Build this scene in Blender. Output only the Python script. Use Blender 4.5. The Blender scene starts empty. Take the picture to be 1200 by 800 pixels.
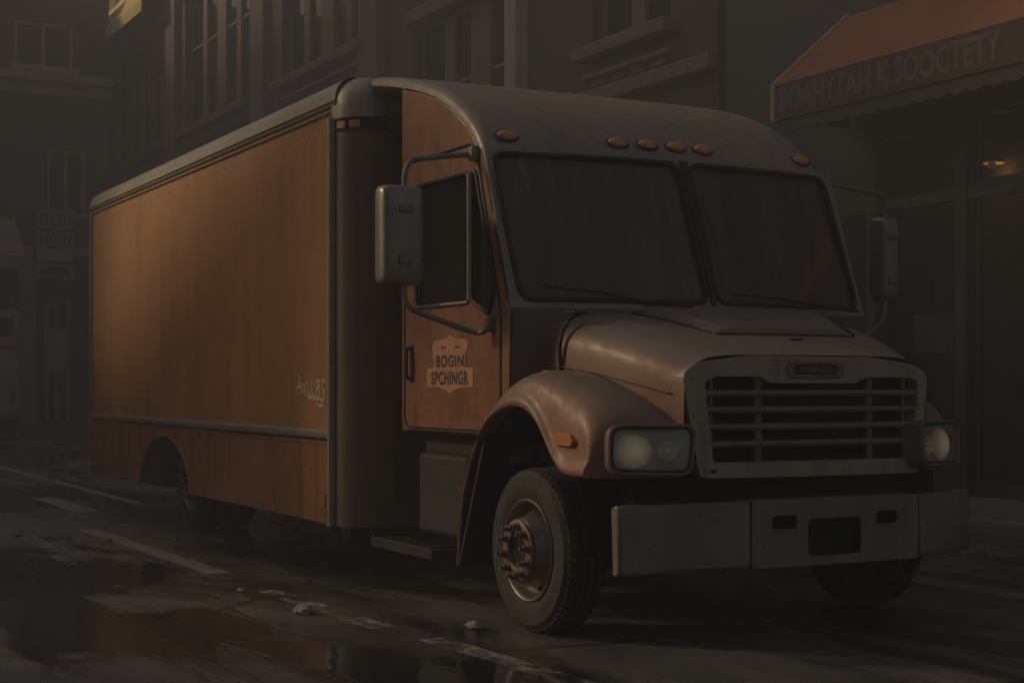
import bpy, bmesh, math, random
from mathutils import Vector, Matrix
from mathutils.geometry import delaunay_2d_cdt
random.seed(7)
R = math.radians
scene = bpy.context.scene
COL = scene.collection
WORLD_LOC = {}

# ------------------------------------------------------------------ materials
def nt(name):
    m = bpy.data.materials.new(name); m.use_nodes = True
    t = m.node_tree; t.nodes.clear()
    o = t.nodes.new('ShaderNodeOutputMaterial')
    return m, t, o
def N(t, kind, **kw):
    n = t.nodes.new(kind)
    for k, v in kw.items():
        if k in n.inputs.keys(): n.inputs[k].default_value = v
        else: setattr(n, k, v)
    return n
def ramp(t, fac, stops):
    n = t.nodes.new('ShaderNodeValToRGB')
    e = n.color_ramp.elements
    while len(e) < len(stops): e.new(0.5)
    for el, (p, c) in zip(e, stops):
        el.position = p
        el.color = (c, c, c, 1) if isinstance(c, (int, float)) else (*c, 1)
    t.links.new(fac, n.inputs['Fac']); return n
def mixc(t, fac, a, b, blend='MIX'):
    n = t.nodes.new('ShaderNodeMix'); n.data_type = 'RGBA'; n.blend_type = blend
    for sock, v in ((n.inputs[0], fac), (n.inputs[6], a), (n.inputs[7], b)):
        if isinstance(v, bpy.types.NodeSocket): t.links.new(v, sock)
        elif isinstance(v, (int, float)): sock.default_value = v
        else: sock.default_value = (*v, 1)
    return n.outputs[2]
def noise(t, vec, scale, detail=4, rough=.55, dist=0):
    n = N(t, 'ShaderNodeTexNoise', Scale=scale, Detail=detail, Roughness=rough, Distortion=dist)
    t.links.new(vec, n.inputs['Vector']); return n.outputs['Fac']
def coords(t, scale=(1, 1, 1)):
    g = t.nodes.new('ShaderNodeNewGeometry')
    mp = t.nodes.new('ShaderNodeMapping'); mp.inputs['Scale'].default_value = scale
    t.links.new(g.outputs['Position'], mp.inputs['Vector'])
    return mp.outputs['Vector']
def bump(t, h, strength=.2, dist=.02):
    b = N(t, 'ShaderNodeBump', Strength=strength, Distance=dist); t.links.new(h, b.inputs['Height'])
    return b.outputs['Normal']

def worn(name, base, rough=.5, metal=0., var=.25, grime=(.03, .027, .023), grime_amt=.5, scale=3., coat=0.,
         bump_s=.05, streak=True, spots=None, coatr=.2, dust=None):
    """paint / metal / plastic with blotches, dirt streaks and roughness variation"""
    m, t, o = nt(name)
    v = coords(t); vs = coords(t, (3, 3, .35))
    b = N(t, 'ShaderNodeBsdfPrincipled', Metallic=metal)
    n1 = noise(t, v, scale, 6, .6)
    dark = tuple(c*(1-var) for c in base); light = tuple(min(1, c*(1+var)) for c in base)
    c = ramp(t, n1, [(.3, dark), (.7, light)]).outputs[0]
    n2 = noise(t, vs if streak else v, scale*1.3, 7, .65)
    f = ramp(t, n2, [(.48, 0.), (.75, grime_amt)]).outputs[0]
    c = mixc(t, f, c, grime)
    if spots:
        n3 = noise(t, v, scale*9, 5, .7)
        fs = ramp(t, n3, [(.63, 0.), (.68, .9)]).outputs[0]
        c = mixc(t, fs, c, spots)
    if dust:
        g = t.nodes.new('ShaderNodeNewGeometry'); sx = t.nodes.new('ShaderNodeSeparateXYZ'); t.links.new(g.outputs['Normal'], sx.inputs[0])
        ad = N(t, 'ShaderNodeMath', operation='MULTIPLY_ADD'); ad.inputs[1].default_value = .5; t.links.new(noise(t, v, 3.5, 6, .65), ad.inputs[0]); t.links.new(sx.outputs[2], ad.inputs[2])
        mr = N(t, 'ShaderNodeMapRange'); mr.inputs['From Min'].default_value = .45; mr.inputs['From Max'].default_value = 1.1; mr.inputs['To Max'].default_value = dust[1]
        t.links.new(ad.outputs[0], mr.inputs['Value']); c = mixc(t, mr.outputs[0], c, dust[0])
    t.links.new(c, b.inputs['Base Color'])
    n4 = noise(t, v, scale*5, 5, .7)
    r = ramp(t, n4, [(.3, max(.02, rough-.12)), (.7, min(1, rough+.15))]).outputs[0]
    t.links.new(r, b.inputs['Roughness'])
    b.inputs['Coat Weight'].default_value = coat; b.inputs['Coat Roughness'].default_value = coatr
    if bump_s: t.links.new(bump(t, noise(t, v, scale*14, 4), bump_s, .01), b.inputs['Normal'])
    t.links.new(b.outputs[0], o.inputs['Surface']); return m

def glass(name, tint=(.75, .76, .74), rough=.03, opac=.25, base=(.02, .02, .02), ior=1.5, sc=(1, 1, 1)):
    """window glass: partly see-through, dirty film, real reflections"""
    m, t, o = nt(name)
    v = coords(t, sc)
    tr = N(t, 'ShaderNodeBsdfTransparent'); tr.inputs[0].default_value = (*tint, 1)
    gl = N(t, 'ShaderNodeBsdfGlossy', Roughness=rough)
    di = N(t, 'ShaderNodeBsdfDiffuse'); di.inputs[0].default_value = (*base, 1)
    f0 = ((ior-1)/(ior+1))**2
    fc = N(t, 'ShaderNodeLayerWeight', Blend=.5); pw = N(t, 'ShaderNodeMath', operation='POWER'); pw.inputs[1].default_value = 5
    t.links.new(fc.outputs['Facing'], pw.inputs[0])
    lw = N(t, 'ShaderNodeMath', operation='MULTIPLY_ADD'); lw.inputs[1].default_value = 1-f0; lw.inputs[2].default_value = f0
    t.links.new(pw.outputs[0], lw.inputs[0])
    m1 = t.nodes.new('ShaderNodeMixShader'); m2 = t.nodes.new('ShaderNodeMixShader')
    f = ramp(t, noise(t, v, 2.2, 6, .65), [(.35, opac*.5), (.75, min(1, opac*1.6))]).outputs[0]
    t.links.new(f, m1.inputs[0]); t.links.new(tr.outputs[0], m1.inputs[1]); t.links.new(di.outputs[0], m1.inputs[2])
    t.links.new(lw.outputs[0], m2.inputs[0]); t.links.new(m1.outputs[0], m2.inputs[1]); t.links.new(gl.outputs[0], m2.inputs[2])
    t.links.new(m2.outputs[0], o.inputs['Surface']); return m

def emis(name, col, s):
    m, t, o = nt(name)
    e = N(t, 'ShaderNodeEmission', Strength=s); e.inputs[0].default_value = (*col, 1)
    t.links.new(e.outputs[0], o.inputs['Surface']); return m

def lensmat(name, col, rough=.25, em=0.):
    m, t, o = nt(name)
    b = N(t, 'ShaderNodeBsdfPrincipled', Roughness=rough)
    b.inputs['Base Color'].default_value = (*col, 1)
    b.inputs['Coat Weight'].default_value = .6
    if em:
        b.inputs['Emission Color'].default_value = (*col, 1); b.inputs['Emission Strength'].default_value = em
    w = N(t, 'ShaderNodeTexWave', Scale=30.); t.links.new(coords(t), w.inputs['Vector'])
    t.links.new(bump(t, w.outputs['Fac'], .3, .01), b.inputs['Normal'])
    t.links.new(b.outputs[0], o.inputs['Surface']); return m

def brickmat(name, c1, c2, mortar, sc=1.0):
    m, t, o = nt(name)
    b = N(t, 'ShaderNodeBsdfPrincipled', Roughness=.85)
    g = t.nodes.new('ShaderNodeNewGeometry'); sx = t.nodes.new('ShaderNodeSeparateXYZ'); t.links.new(g.outputs['Position'], sx.inputs[0])
    ad = N(t, 'ShaderNodeMath', operation='ADD'); t.links.new(sx.outputs[0], ad.inputs[0]); t.links.new(sx.outputs[1], ad.inputs[1])
    cb = t.nodes.new('ShaderNodeCombineXYZ'); t.links.new(ad.outputs[0], cb.inputs[0]); t.links.new(sx.outputs[2], cb.inputs[1])
    br = N(t, 'ShaderNodeTexBrick', Scale=sc); t.links.new(cb.outputs[0], br.inputs['Vector'])
    br.inputs['Brick Width'].default_value = .45; br.inputs['Row Height'].default_value = .16; br.inputs['Mortar Size'].default_value = .012
    for k, c in (('Color1', c1), ('Color2', c2), ('Mortar', mortar)): br.inputs[k].default_value = (*c, 1)
    n = noise(t, coords(t, (.5, .5, .2)), 1.4, 8, .65)
    f = ramp(t, n, [(.35, 0.), (.7, .65)]).outputs[0]
    c = mixc(t, f, br.outputs['Color'], tuple(x*.4 for x in c1))
    t.links.new(c, b.inputs['Base Color'])
    t.links.new(bump(t, br.outputs['Fac'], .4, -.02), b.inputs['Normal'])
    t.links.new(b.outputs[0], o.inputs['Surface']); return m

ORANGE = (.62, .26, .07)
M = {}
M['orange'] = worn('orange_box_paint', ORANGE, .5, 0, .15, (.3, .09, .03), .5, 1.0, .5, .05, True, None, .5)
for _n in M['orange'].node_tree.nodes:
    if _n.type == 'BSDF_PRINCIPLED': _n.inputs['Coat IOR'].default_value = 1.7
M['skirt'] = worn('orange_skirt_paint', (.46, .185, .075), .5, 0, .2, (.07, .04, .025), .7, 1.5, .1, .04, True, (.03, .02, .015))
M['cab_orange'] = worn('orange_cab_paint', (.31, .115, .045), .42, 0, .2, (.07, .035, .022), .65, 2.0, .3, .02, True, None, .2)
M['fender'] = worn('orange_fender_paint', (.30, .115, .05), .55, 0, .2, (.12, .09, .07), .7, 2.5, .1, .05, False, (.05, .03, .02), .3, ((.22, .18, .145), .8))
M['hood'] = worn('dusty_hood_paint', (.27, .12, .06), .5, 0, .18, (.16, .12, .09), .6, 2.0, .1, .03, False, (.06, .04, .03), .25, ((.235, .195, .162), .92))
M['cap'] = worn('dusty_roof_cap_paint', (.3, .235, .18), .5, 0, .14, (.14, .11, .085), .6, 2.2, .1, .03, True, (.07, .04, .025))
M['grille'] = worn('dusty_grille_paint', (.21, .15, .11), .5, .2, .2, (.07, .055, .045), .6, 3, .1, .03)
M['bright'] = worn('pale_corner_trim', (.38, .33, .25), .4, .2, .12, (.25, .18, .12), .4, 3, 0, .03, True, (.3, .12, .05))
M['surround'] = worn('pale_grille_surround_paint', (.36, .28, .215), .45, .1, .15, (.12, .09, .07), .55, 2.5, .1, .03, True, (.08, .05, .035))
M['bumper'] = worn('scuffed_bumper_steel', (.22, .185, .155), .5, .25, .22, (.17, .08, .04), .6, 2.2, 0, .05, True, (.06, .03, .02))
M['rail'] = worn('pale_weathered_rail', (.42, .37, .28), .42, .25, .15, (.14, .1, .07), .5, 3, 0, .03, True, (.2, .08, .03))
M['metal'] = worn('grey_mirror_shell', (.28, .25, .215), .35, .3, .12, (.1, .09, .08), .4, 4, .2, .02)
M['arm'] = worn('mirror_arm_metal', (.22, .2, .175), .4, .5, .15, (.05, .04, .03), .5, 6, 0, .02)
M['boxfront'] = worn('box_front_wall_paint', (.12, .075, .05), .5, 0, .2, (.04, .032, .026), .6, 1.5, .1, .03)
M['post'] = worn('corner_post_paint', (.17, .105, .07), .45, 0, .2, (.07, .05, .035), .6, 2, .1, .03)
M['black'] = worn('black_rubber_trim', (.018, .017, .016), .6, 0, .2, (.03, .027, .024), .4, 6, 0, .03)
M['under'] = worn('dark_chassis_steel', (.025, .022, .02), .7, .1, .3, (.05, .035, .025), .5, 4, 0, .05)
M['tank'] = worn('dull_tank_metal', (.035, .032, .03), .5, .4, .2, (.04, .035, .03), .6, 3, 0, .03)
M['tyre'] = worn('dusty_tyre_rubber', (.038, .031, .026), .75, 0, .3, (.11, .085, .065), .6, 5, 0, .06, False)
M['rim'] = worn('dull_steel_rim', (.2, .17, .145), .38, .6, .25, (.06, .045, .035), .6, 6, 0, .03, False)
M['hub'] = worn('rusty_hub', (.2, .125, .09), .55, .3, .3, (.05, .035, .028), .6, 14, 0, .05, False)
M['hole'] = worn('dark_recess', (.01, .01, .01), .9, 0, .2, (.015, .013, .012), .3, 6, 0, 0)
M['amber'] = lensmat('amber_lens', (.75, .27, .08), .3)
M['chrome'] = worn('headlight_reflector', (.85, .8, .7), .38, .85, .05, (.3, .28, .24), .3, 8, 0, .02)
def glowlamp():
    m, t, o = nt('lit_headlight_bulb')
    tc = t.nodes.new('ShaderNodeTexCoord'); ln = N(t, 'ShaderNodeVectorMath', operation='LENGTH'); t.links.new(tc.outputs['Object'], ln.inputs[0])
    r = ramp(t, ln.outputs['Value'], [(.015, .24), (.06, .15), (.11, .04)])
    e = N(t, 'ShaderNodeEmission'); e.inputs[0].default_value = (1, .84, .56, 1); t.links.new(r.outputs[0], e.inputs['Strength'])
    t.links.new(e.outputs[0], o.inputs['Surface']); return m
M['bulb'] = glowlamp()
M['headglass'] = glass('headlight_glass', (.95, .92, .84), .08, .3, (.8, .72, .58))
M['glass'] = glass('cab_glass', (.55, .55, .53), .04, .3, (.075, .07, .062))
M['windglass'] = glass('windshield_glass', (.6, .58, .54), .07, .5, (.17, .135, .105), 1.55, (1.2, 3.2, .35))
M['seat'] = worn('dark_seat_fabric', (.05, .042, .036), .85, 0, .3, (.02, .02, .02), .3, 8, 0, .05)
M['dash'] = worn('dark_dash_plastic', (.06, .052, .046), .6, 0, .2, (.02, .02, .02), .3, 6, 0, .03)
M['decal'] = worn('faded_orange_decal', (.62, .3, .15), .5, 0, .1, (.4, .18, .09), .4, 12, 0, .02, False)
M['decal_dark'] = worn('faded_dark_lettering', (.03, .02, .015), .6, 0, .2, (.06, .03, .02), .4, 20, 0, 0, False)
M['scrawl'] = worn('pale_scrawl', (.9, .72, .5), .6, 0, .1, (.6, .35, .2), .5, 20, 0, 0, False)
# street
M['stoneA'] = worn('brown_stone_facade', (.17, .105, .085), .85, 0, .18, (.09, .07, .06), .6, .7, 0, .15)
M['stoneB'] = brickmat('brown_brick_facade', (.10, .068, .053), (.075, .053, .043), (.09, .075, .063))
M['trimA'] = worn('stone_trim', (.24, .165, .125), .8, 0, .15, (.1, .08, .065), .5, 1.2, 0, .1)
M['ochre'] = worn('ochre_canopy_cloth', (.85, .64, .22), .85, 0, .15, (.2, .15, .07), .5, 1.2, 0, .05)
M['endwall'] = brickmat('grey_brown_brick_facade', (.12, .098, .08), (.1, .08, .066), (.11, .095, .08))
M['endtrim'] = worn('pale_cornice_stone', (.55, .48, .39), .8, 0, .15, (.13, .11, .09), .5, 1, 0, .1)
M['shopwall'] = worn('dark_shopfront_paint', (.05, .043, .038), .6, 0, .2, (.03, .025, .022), .5, 1.5, 0, .05)
M['shopbrick'] = brickmat('dark_shop_brick', (.07, .055, .047), (.055, .043, .037), (.06, .05, .045))
M['pane'] = glass('street_window_glass', (.12, .12, .12), .06, .75, (.012, .011, .010))
M['shopglass'] = glass('shop_window_glass', (.8, .8, .78), .04, .25, (.05, .048, .045))
M['drape'] = worn('pale_curtain', (.2, .16, .13), .9, 0, .2, (.1, .08, .06), .4, 1.5, 0, 0)
M['frame'] = worn('dark_window_frame', (.06, .05, .043), .6, 0, .2, (.03, .025, .02), .4, 3, 0, .03)
M['awning'] = worn('orange_awning_cloth', (.34, .115, .042), .85, 0, .15, (.2, .08, .035), .45, 1.5, 0, .05, False)
M['valance'] = worn('brown_awning_band', (.07, .038, .026), .85, 0, .18, (.05, .03, .022), .4, 1.5, 0, .04, False)
M['fringe'] = worn('dark_scalloped_fringe', (.05, .043, .038), .85, 0, .2, (.03, .025, .02), .4, 2, 0, .04)
M['sign_letter'] = worn('faded_sign_letters', (.13, .105, .085), .8, 0, .15, (.1, .07, .05), .5, 5, 0, 0, False)
M['edge'] = worn('awning_edge_trim', (.5, .32, .13), .7, 0, .15, (.2, .1, .04), .4, 4, 0, 0)
M['white_van'] = worn('pale_van_paint', (.62, .56, .5), .5, 0, .1, (.15, .12, .1), .4, 1, .2, .02)
M['red'] = worn('faded_red_stripe', (.35, .1, .08), .5, 0, .1, (.2, .08, .06), .4, 2, 0, 0)
M['signpanel'] = worn('grey_sign_panel', (.55, .5, .44), .6, 0, .15, (.1, .09, .08), .4, 2, 0, 0)
M['signdark'] = worn('dark_sign_marks', (.09, .075, .065), .7, 0, .15, (.05, .04, .035), .4, 3, 0, 0)
M['paper'] = worn('crumpled_paper', (.3, .26, .21), .8, 0, .12, (.25, .2, .15), .5, 20, 0, .2, False)
M['leaf'] = worn('dry_leaf', (.3, .17, .06), .7, 0, .3, (.14, .09, .05), .5, 30, 0, .1, False)
M['lamp'] = emis('warm_shop_lamp', (1, .55, .16), .16)
M['near'] = brickmat('near_side_brick', (.22, .165, .125), (.19, .14, .11), (.2, .17, .14))

def asphalt():
    m, t, o = nt('wet_asphalt')
    v = coords(t); b = N(t, 'ShaderNodeBsdfPrincipled')
    va = coords(t, (.35, 1.1, 1))
    big = noise(t, va, .55, 7, .6, .6)
    fine = noise(t, v, 55, 5, .7)
    c = ramp(t, fine, [(.3, (.085, .078, .07)), (.7, (.22, .2, .175))]).outputs[0]
    patch = ramp(t, noise(t, va, .9, 6, .6), [(.4, 0.), (.62, .7)]).outputs[0]
    c = mixc(t, patch, c, (.22, .19, .16))
    # tar lines and cracks
    vor = N(t, 'ShaderNodeTexVoronoi', Scale=.42); vor.feature = 'DISTANCE_TO_EDGE'
    wv = t.nodes.new('ShaderNodeMix'); wv.data_type = 'VECTOR'; wv.inputs[0].default_value = .22
    nz = N(t, 'ShaderNodeTexNoise', Scale=1.6, Detail=5.); t.links.new(v, nz.inputs['Vector'])
    t.links.new(v, wv.inputs[4]); t.links.new(nz.outputs['Color'], wv.inputs[5]); t.links.new(wv.outputs[1], vor.inputs['Vector'])
    crack = ramp(t, vor.outputs['Distance'], [(.0, 1.), (.014, .0)]).outputs[0]
    c = mixc(t, crack, c, (.012, .011, .010))
    wet0 = ramp(t, big, [(.45, 0.), (.57, 1.)]).outputs[0]
    g = t.nodes.new('ShaderNodeNewGeometry'); acc = wet0
    for (px, py, rx, ry) in ((-4.8, -1.9, 3.6, 1.0), (-1.9, -2.3, 2.8, .95), (-9.5, -2.3, 3.0, .8), (-13, -.6, 3.5, .5), (-17.5, -1.8, 4, .9), (3.2, -1.2, 1.6, .5)):
        mp = t.nodes.new('ShaderNodeMapping'); mp.vector_type = 'POINT'
        mp.inputs['Location'].default_value = (-px/rx, -py/ry, 0); mp.inputs['Scale'].default_value = (1/rx, 1/ry, 0)
        t.links.new(g.outputs['Position'], mp.inputs['Vector'])
        ln = N(t, 'ShaderNodeVectorMath', operation='LENGTH'); t.links.new(mp.outputs[0], ln.inputs[0])
        ad = N(t, 'ShaderNodeMath', operation='MULTIPLY_ADD'); ad.inputs[1].default_value = 2.6
        t.links.new(noise(t, va, 1.3, 6, .6, .5), ad.inputs[0]); t.links.new(ln.outputs['Value'], ad.inputs[2])
        mr = N(t, 'ShaderNodeMapRange'); mr.inputs['From Min'].default_value = 2.25; mr.inputs['From Max'].default_value = 1.95
        t.links.new(ad.outputs[0], mr.inputs['Value'])
        mx = N(t, 'ShaderNodeMath', operation='MAXIMUM'); t.links.new(acc, mx.inputs[0]); t.links.new(mr.outputs[0], mx.inputs[1]); acc = mx.outputs[0]
    wet = acc
    damp = ramp(t, noise(t, va, 1.7, 5, .6, .4), [(.35, 0.), (.7, 1.)]).outputs[0]
    c = mixc(t, wet, c, (.04, .036, .032))
    t.links.new(c, b.inputs['Base Color'])
    r1 = ramp(t, damp, [(0., .16), (1., .45)]).outputs[0]
    rr = mixc(t, wet, r1, (.07, .07, .07))
    t.links.new(rr, b.inputs['Roughness'])
    inv = N(t, 'ShaderNodeMath', operation='SUBTRACT'); inv.inputs[0].default_value = 1.0; t.links.new(wet, inv.inputs[1])
    h1 = N(t, 'ShaderNodeMath', operation='MULTIPLY'); t.links.new(fine, h1.inputs[0]); t.links.new(inv.outputs[0], h1.inputs[1])
    calm = N(t, 'ShaderNodeMapRange'); calm.inputs['To Min'].default_value = 1.0; calm.inputs['To Max'].default_value = .22
    t.links.new(wet, calm.inputs['Value'])
    hw = N(t, 'ShaderNodeMath', operation='MULTIPLY'); t.links.new(noise(t, va, 2.4, 4, .5, .8), hw.inputs[0]); t.links.new(calm.outputs[0], hw.inputs[1])
    h2 = N(t, 'ShaderNodeMath', operation='MULTIPLY_ADD'); h2.inputs[1].default_value = 2.2
    t.links.new(hw.outputs[0], h2.inputs[0]); t.links.new(h1.outputs[0], h2.inputs[2])
    t.links.new(bump(t, h2.outputs[0], .4, .026), b.inputs['Normal'])
    t.links.new(b.outputs[0], o.inputs['Surface']); return m
M['asphalt'] = asphalt()

def roadpaint(name='worn_road_paint', a=.43, b_=.63):
    m, t, o = nt(name)
    v = coords(t); b = N(t, 'ShaderNodeBsdfPrincipled', Roughness=.55)
    b.inputs['Base Color'].default_value = (.5, .45, .36, 1)
    c = ramp(t, noise(t, v, 9, 6, .7), [(.3, (.25, .22, .18)), (.7, (.55, .48, .39))]).outputs[0]
    t.links.new(c, b.inputs['Base Color'])
    tr = N(t, 'ShaderNodeBsdfTransparent'); mx = t.nodes.new('ShaderNodeMixShader')
    f = ramp(t, noise(t, coords(t, (.6, 1, 1)), 5, 8, .75), [(a, 0.), (b_, 1.)]).outputs[0]
    t.links.new(f, mx.inputs[0]); t.links.new(tr.outputs[0], mx.inputs[1]); t.links.new(b.outputs[0], mx.inputs[2])
    t.links.new(mx.outputs[0], o.inputs['Surface']); return m
M['roadpaint'] = roadpaint()
M['fresh_paint'] = roadpaint('fresher_road_paint', .3, .42)
M['pavement'] = worn('pavement_slabs', (.2, .175, .15), .75, 0, .2, (.1, .085, .07), .6, 1.5, 0, .15, False)
M['kerb'] = worn('kerb_stone', (.24, .21, .18), .75, 0, .2, (.08, .07, .06), .6, 2, 0, .15, False)

# ------------------------------------------------------------------ mesh helpers
def nb(): return bmesh.new()
def box(bm, x0, x1, y0, y1, z0, z1):
    vs = [bm.verts.new(p) for p in ((x0,y0,z0),(x1,y0,z0),(x1,y1,z0),(x0,y1,z0),(x0,y0,z1),(x1,y0,z1),(x1,y1,z1),(x0,y1,z1))]
    for f in ((3,2,1,0),(4,5,6,7),(0,1,5,4),(1,2,6,5),(2,3,7,6),(3,0,4,7)): bm.faces.new([vs[i] for i in f])
    return vs
def tube(bm, pts, r, seg=10, caps=True, closed=False):
    pts = [Vector(p) for p in pts]; n = len(pts); rings = []
    rs = r if isinstance(r, (list, tuple)) else [r]*n
    up = None
    for i, p in enumerate(pts):
        a = pts[(i-1) % n] if (closed or i > 0) else p
        b = pts[(i+1) % n] if (closed or i < n-1) else p
        d = (b-a).normalized()
        if up is None:
            up = Vector((0,0,1)) if abs(d.z) < .9 else Vector((1,0,0))
        s = d.cross(up).normalized(); up = s.cross(d).normalized()
        rings.append([bm.verts.new(p + (s*math.cos(k*2*math.pi/seg) + up*math.sin(k*2*math.pi/seg))*rs[i]) for k in range(seg)])
    m = n if closed else n-1
    for i in range(m):
        A, B = rings[i], rings[(i+1) % n]
        for k in range(seg): bm.faces.new((A[k], A[(k+1)%seg], B[(k+1)%seg], B[k]))
    if caps and not closed:
        bm.faces.new(rings[0][::-1]); bm.faces.new(rings[-1])
def fillet(pts, rad, n=5, closed=False):
    """round the corners of a polyline"""
    pts = [Vector(p) for p in pts]; out = []; L = len(pts)
    for i, p in enumerate(pts):
        if not closed and i in (0, L-1): out.append(p); continue
        a, b = pts[i-1], pts[(i+1) % L]
        da, db = (a-p), (b-p)
        rr = min(rad, da.length*.45, db.length*.45)
        A = p + da.normalized()*rr; B = p + db.normalized()*rr
        for k in range(n+1):
            s = k/n; out.append(A*(1-s)**2 + p*2*s*(1-s) + B*s*s)
    return out
def densify(pts, step):
    out = []; n = len(pts)
    for i in range(n):
        a, b = Vector(pts[i]), Vector(pts[(i+1) % n]); k = max(1, int((b-a).length/step))
        for j in range(k): out.append(a.lerp(b, j/k))
    return out
def plate(bm, outer, holes, fn, thick):
    """flat or bent sheet with holes: outlines in (u,v), fn maps to 3D, thick = Vector"""
    co, ed = [], []
    loops = [[(p[0], p[1]) for p in l] for l in [outer]+list(holes)]
    for l in loops:
        b = len(co); co += [Vector(p) for p in l]; ed += [(b+i, b+(i+1) % len(l)) for i in range(len(l))]
    vs, es, fs = delaunay_2d_cdt(co, ed, [], 0, 1e-6)[:3]
    def inside(l, x, y):
        c = False
        for (x0, y0), (x1, y1) in zip(l, l[1:]+l[:1]):
            if (y0 > y) != (y1 > y) and x < (x1-x0)*(y-y0)/(y1-y0)+x0: c = not c
        return c
    keep = []
    for f in fs:
        cx = sum(vs[k].x for k in f)/len(f); cy = sum(vs[k].y for k in f)/len(f)
        if sum(inside(l, cx, cy) for l in loops) % 2: keep.append(f)
    used = sorted({k for f in keep for k in f})
    th = Vector(thick)
    a = {k: bm.verts.new(fn(vs[k].x, vs[k].y)) for k in used}; b = {k: bm.verts.new(fn(vs[k].x, vs[k].y)+th) for k in used}
    cnt = {}
    for f in keep:
        bm.faces.new([a[k] for k in f]); bm.faces.new([b[k] for k in f][::-1])
        for p, q in zip(f, f[1:]+f[:1]): cnt[(p, q)] = 1
    for (p, q) in cnt:
        if (q, p) not in cnt: bm.faces.new((a[q], a[p], b[p], b[q]))
def rrect(u0, u1, v0, v1, r, n=5):
    return [(p.x, p.y) for p in fillet([(u0,v0,0),(u1,v0,0),(u1,v1,0),(u0,v1,0)], r, n, True)]
def rpoly(pts, r, n=5):
    return [(p.x, p.y) for p in fillet([(a,b,0) for a,b in pts], r, n, True)]
def loft(bm, secs, ring=False, cap0=False, cap1=False):
    rows = [[bm.verts.new(p) for p in s] for s in secs]; n = len(rows[0])
    for A, B in zip(rows, rows[1:]):
        for k in range(n if ring else n-1):
            bm.faces.new((A[k], A[(k+1)%n], B[(k+1)%n], B[k]))
    if cap0: bm.faces.new(rows[0][::-1])
    if cap1: bm.faces.new(rows[-1])
    return rows
def lathe_y(bm, prof, cx, cz, y0, seg=48, sgn=1):
    """revolve (r, dy) about the y axis through (cx, cz)"""
    rows = []
    for r, dy in prof:
        rows.append([bm.verts.new((cx+r*math.cos(2*math.pi*k/seg), y0+sgn*dy, cz+r*math.sin(2*math.pi*k/seg))) for k in range(seg)])
    for A, B in zip(rows, rows[1:]):
        for k in range(seg): bm.faces.new((A[k], A[(k+1)%seg], B[(k+1)%seg], B[k]))
    return rows
RIB = [0]
def ribbon(bm, pts, w, fn, th):
    """flat stroke along a 2D polyline, one quad per stretch, each a hair above the last"""
    for a, b in zip(pts, pts[1:]):
        a, b = Vector((a[0], a[1], 0)), Vector((b[0], b[1], 0)); d = (b-a).normalized(); q = Vector((-d.y, d.x, 0))*w/2
        a, b = a-d*w*.4, b+d*w*.4; RIB[0] += 1; off = Vector(th)*-(RIB[0] % 40)*.02
        bm.faces.new([bm.verts.new(fn(v.x, v.y)+off) for v in (a+q, b+q, b-q, a-q)])

def obj(name, bm, mat, parent=None, smooth=True, bev=0., sub=0, angle=35, seg=2):
    bmesh.ops.recalc_face_normals(bm, faces=bm.faces[:])
    cs = [v.co for v in bm.verts]
    lo = Vector([min(c[i] for c in cs) for i in range(3)]); hi = Vector([max(c[i] for c in cs) for i in range(3)])
    ctr = Vector(((lo.x+hi.x)/2, (lo.y+hi.y)/2, lo.z)) if parent is None else (lo+hi)/2
    for v in bm.verts: v.co -= ctr
    me = bpy.data.meshes.new(name); bm.to_mesh(me); bm.free()
    if smooth:
        for p in me.polygons: p.use_smooth = True
        if hasattr(me, 'set_sharp_from_angle') and not sub: me.set_sharp_from_angle(angle=R(angle))
    me.materials.append(M[mat] if isinstance(mat, str) else mat)
    o = bpy.data.objects.new(name, me); COL.objects.link(o)
    if parent:
        o.parent = parent; o.location = ctr - WORLD_LOC[parent]
    else: o.location = ctr
    WORLD_LOC[o] = ctr
    if bev:
        b = o.modifiers.new('bevel', 'BEVEL'); b.width = bev; b.segments = seg; b.limit_method = 'ANGLE'; b.angle_limit = R(40)
        b.harden_normals = False
    if sub:
        s = o.modifiers.new('sub', 'SUBSURF'); s.levels = sub; s.render_levels = sub
    return o
def tag(o, label=None, cat=None, group=None, kind=None):
    for k, v in (('label', label), ('category', cat), ('group', group), ('kind', kind)):
        if v: o[k] = v
    return o
def thing(name, loc, label, cat, group=None):
    o = bpy.data.objects.new(name, None); COL.objects.link(o); o.location = loc
    WORLD_LOC[o] = Vector(loc); return tag(o, label, cat, group)
def textmesh(bm, s, size, fn, th, shear=0., spacing=1.0, bold=0.0, align='CENTER'):
    """append the letters of s as a thin mesh; fn maps local (u,v) to 3D"""
    cu = bpy.data.curves.new('t', 'FONT'); cu.body = s; cu.size = size; cu.align_x = align; cu.shear = shear
    cu.space_character = spacing; cu.offset = bold; cu.resolution_u = 3
    o = bpy.data.objects.new('t', cu); COL.objects.link(o)
    bpy.context.view_layer.update()
    me = o.evaluated_get(bpy.context.evaluated_depsgraph_get()).to_mesh()
    vs = [v.co.copy() for v in me.vertices]; fs = [list(p.vertices) for p in me.polygons]
    a = [bm.verts.new(fn(v.x, v.y) + Vector(th)) for v in vs]
    for f in fs:
        try: bm.faces.new([a[i] for i in f])
        except ValueError: pass
    o.to_mesh_clear(); bpy.data.objects.remove(o); bpy.data.curves.remove(cu)

def trimpart(b, name, mat, boxes, bev=.03):
    for q in boxes:
        bm = nb(); box(bm, *q); o = obj(name, bm, mat, b, smooth=False, bev=bev)
    return o

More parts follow.
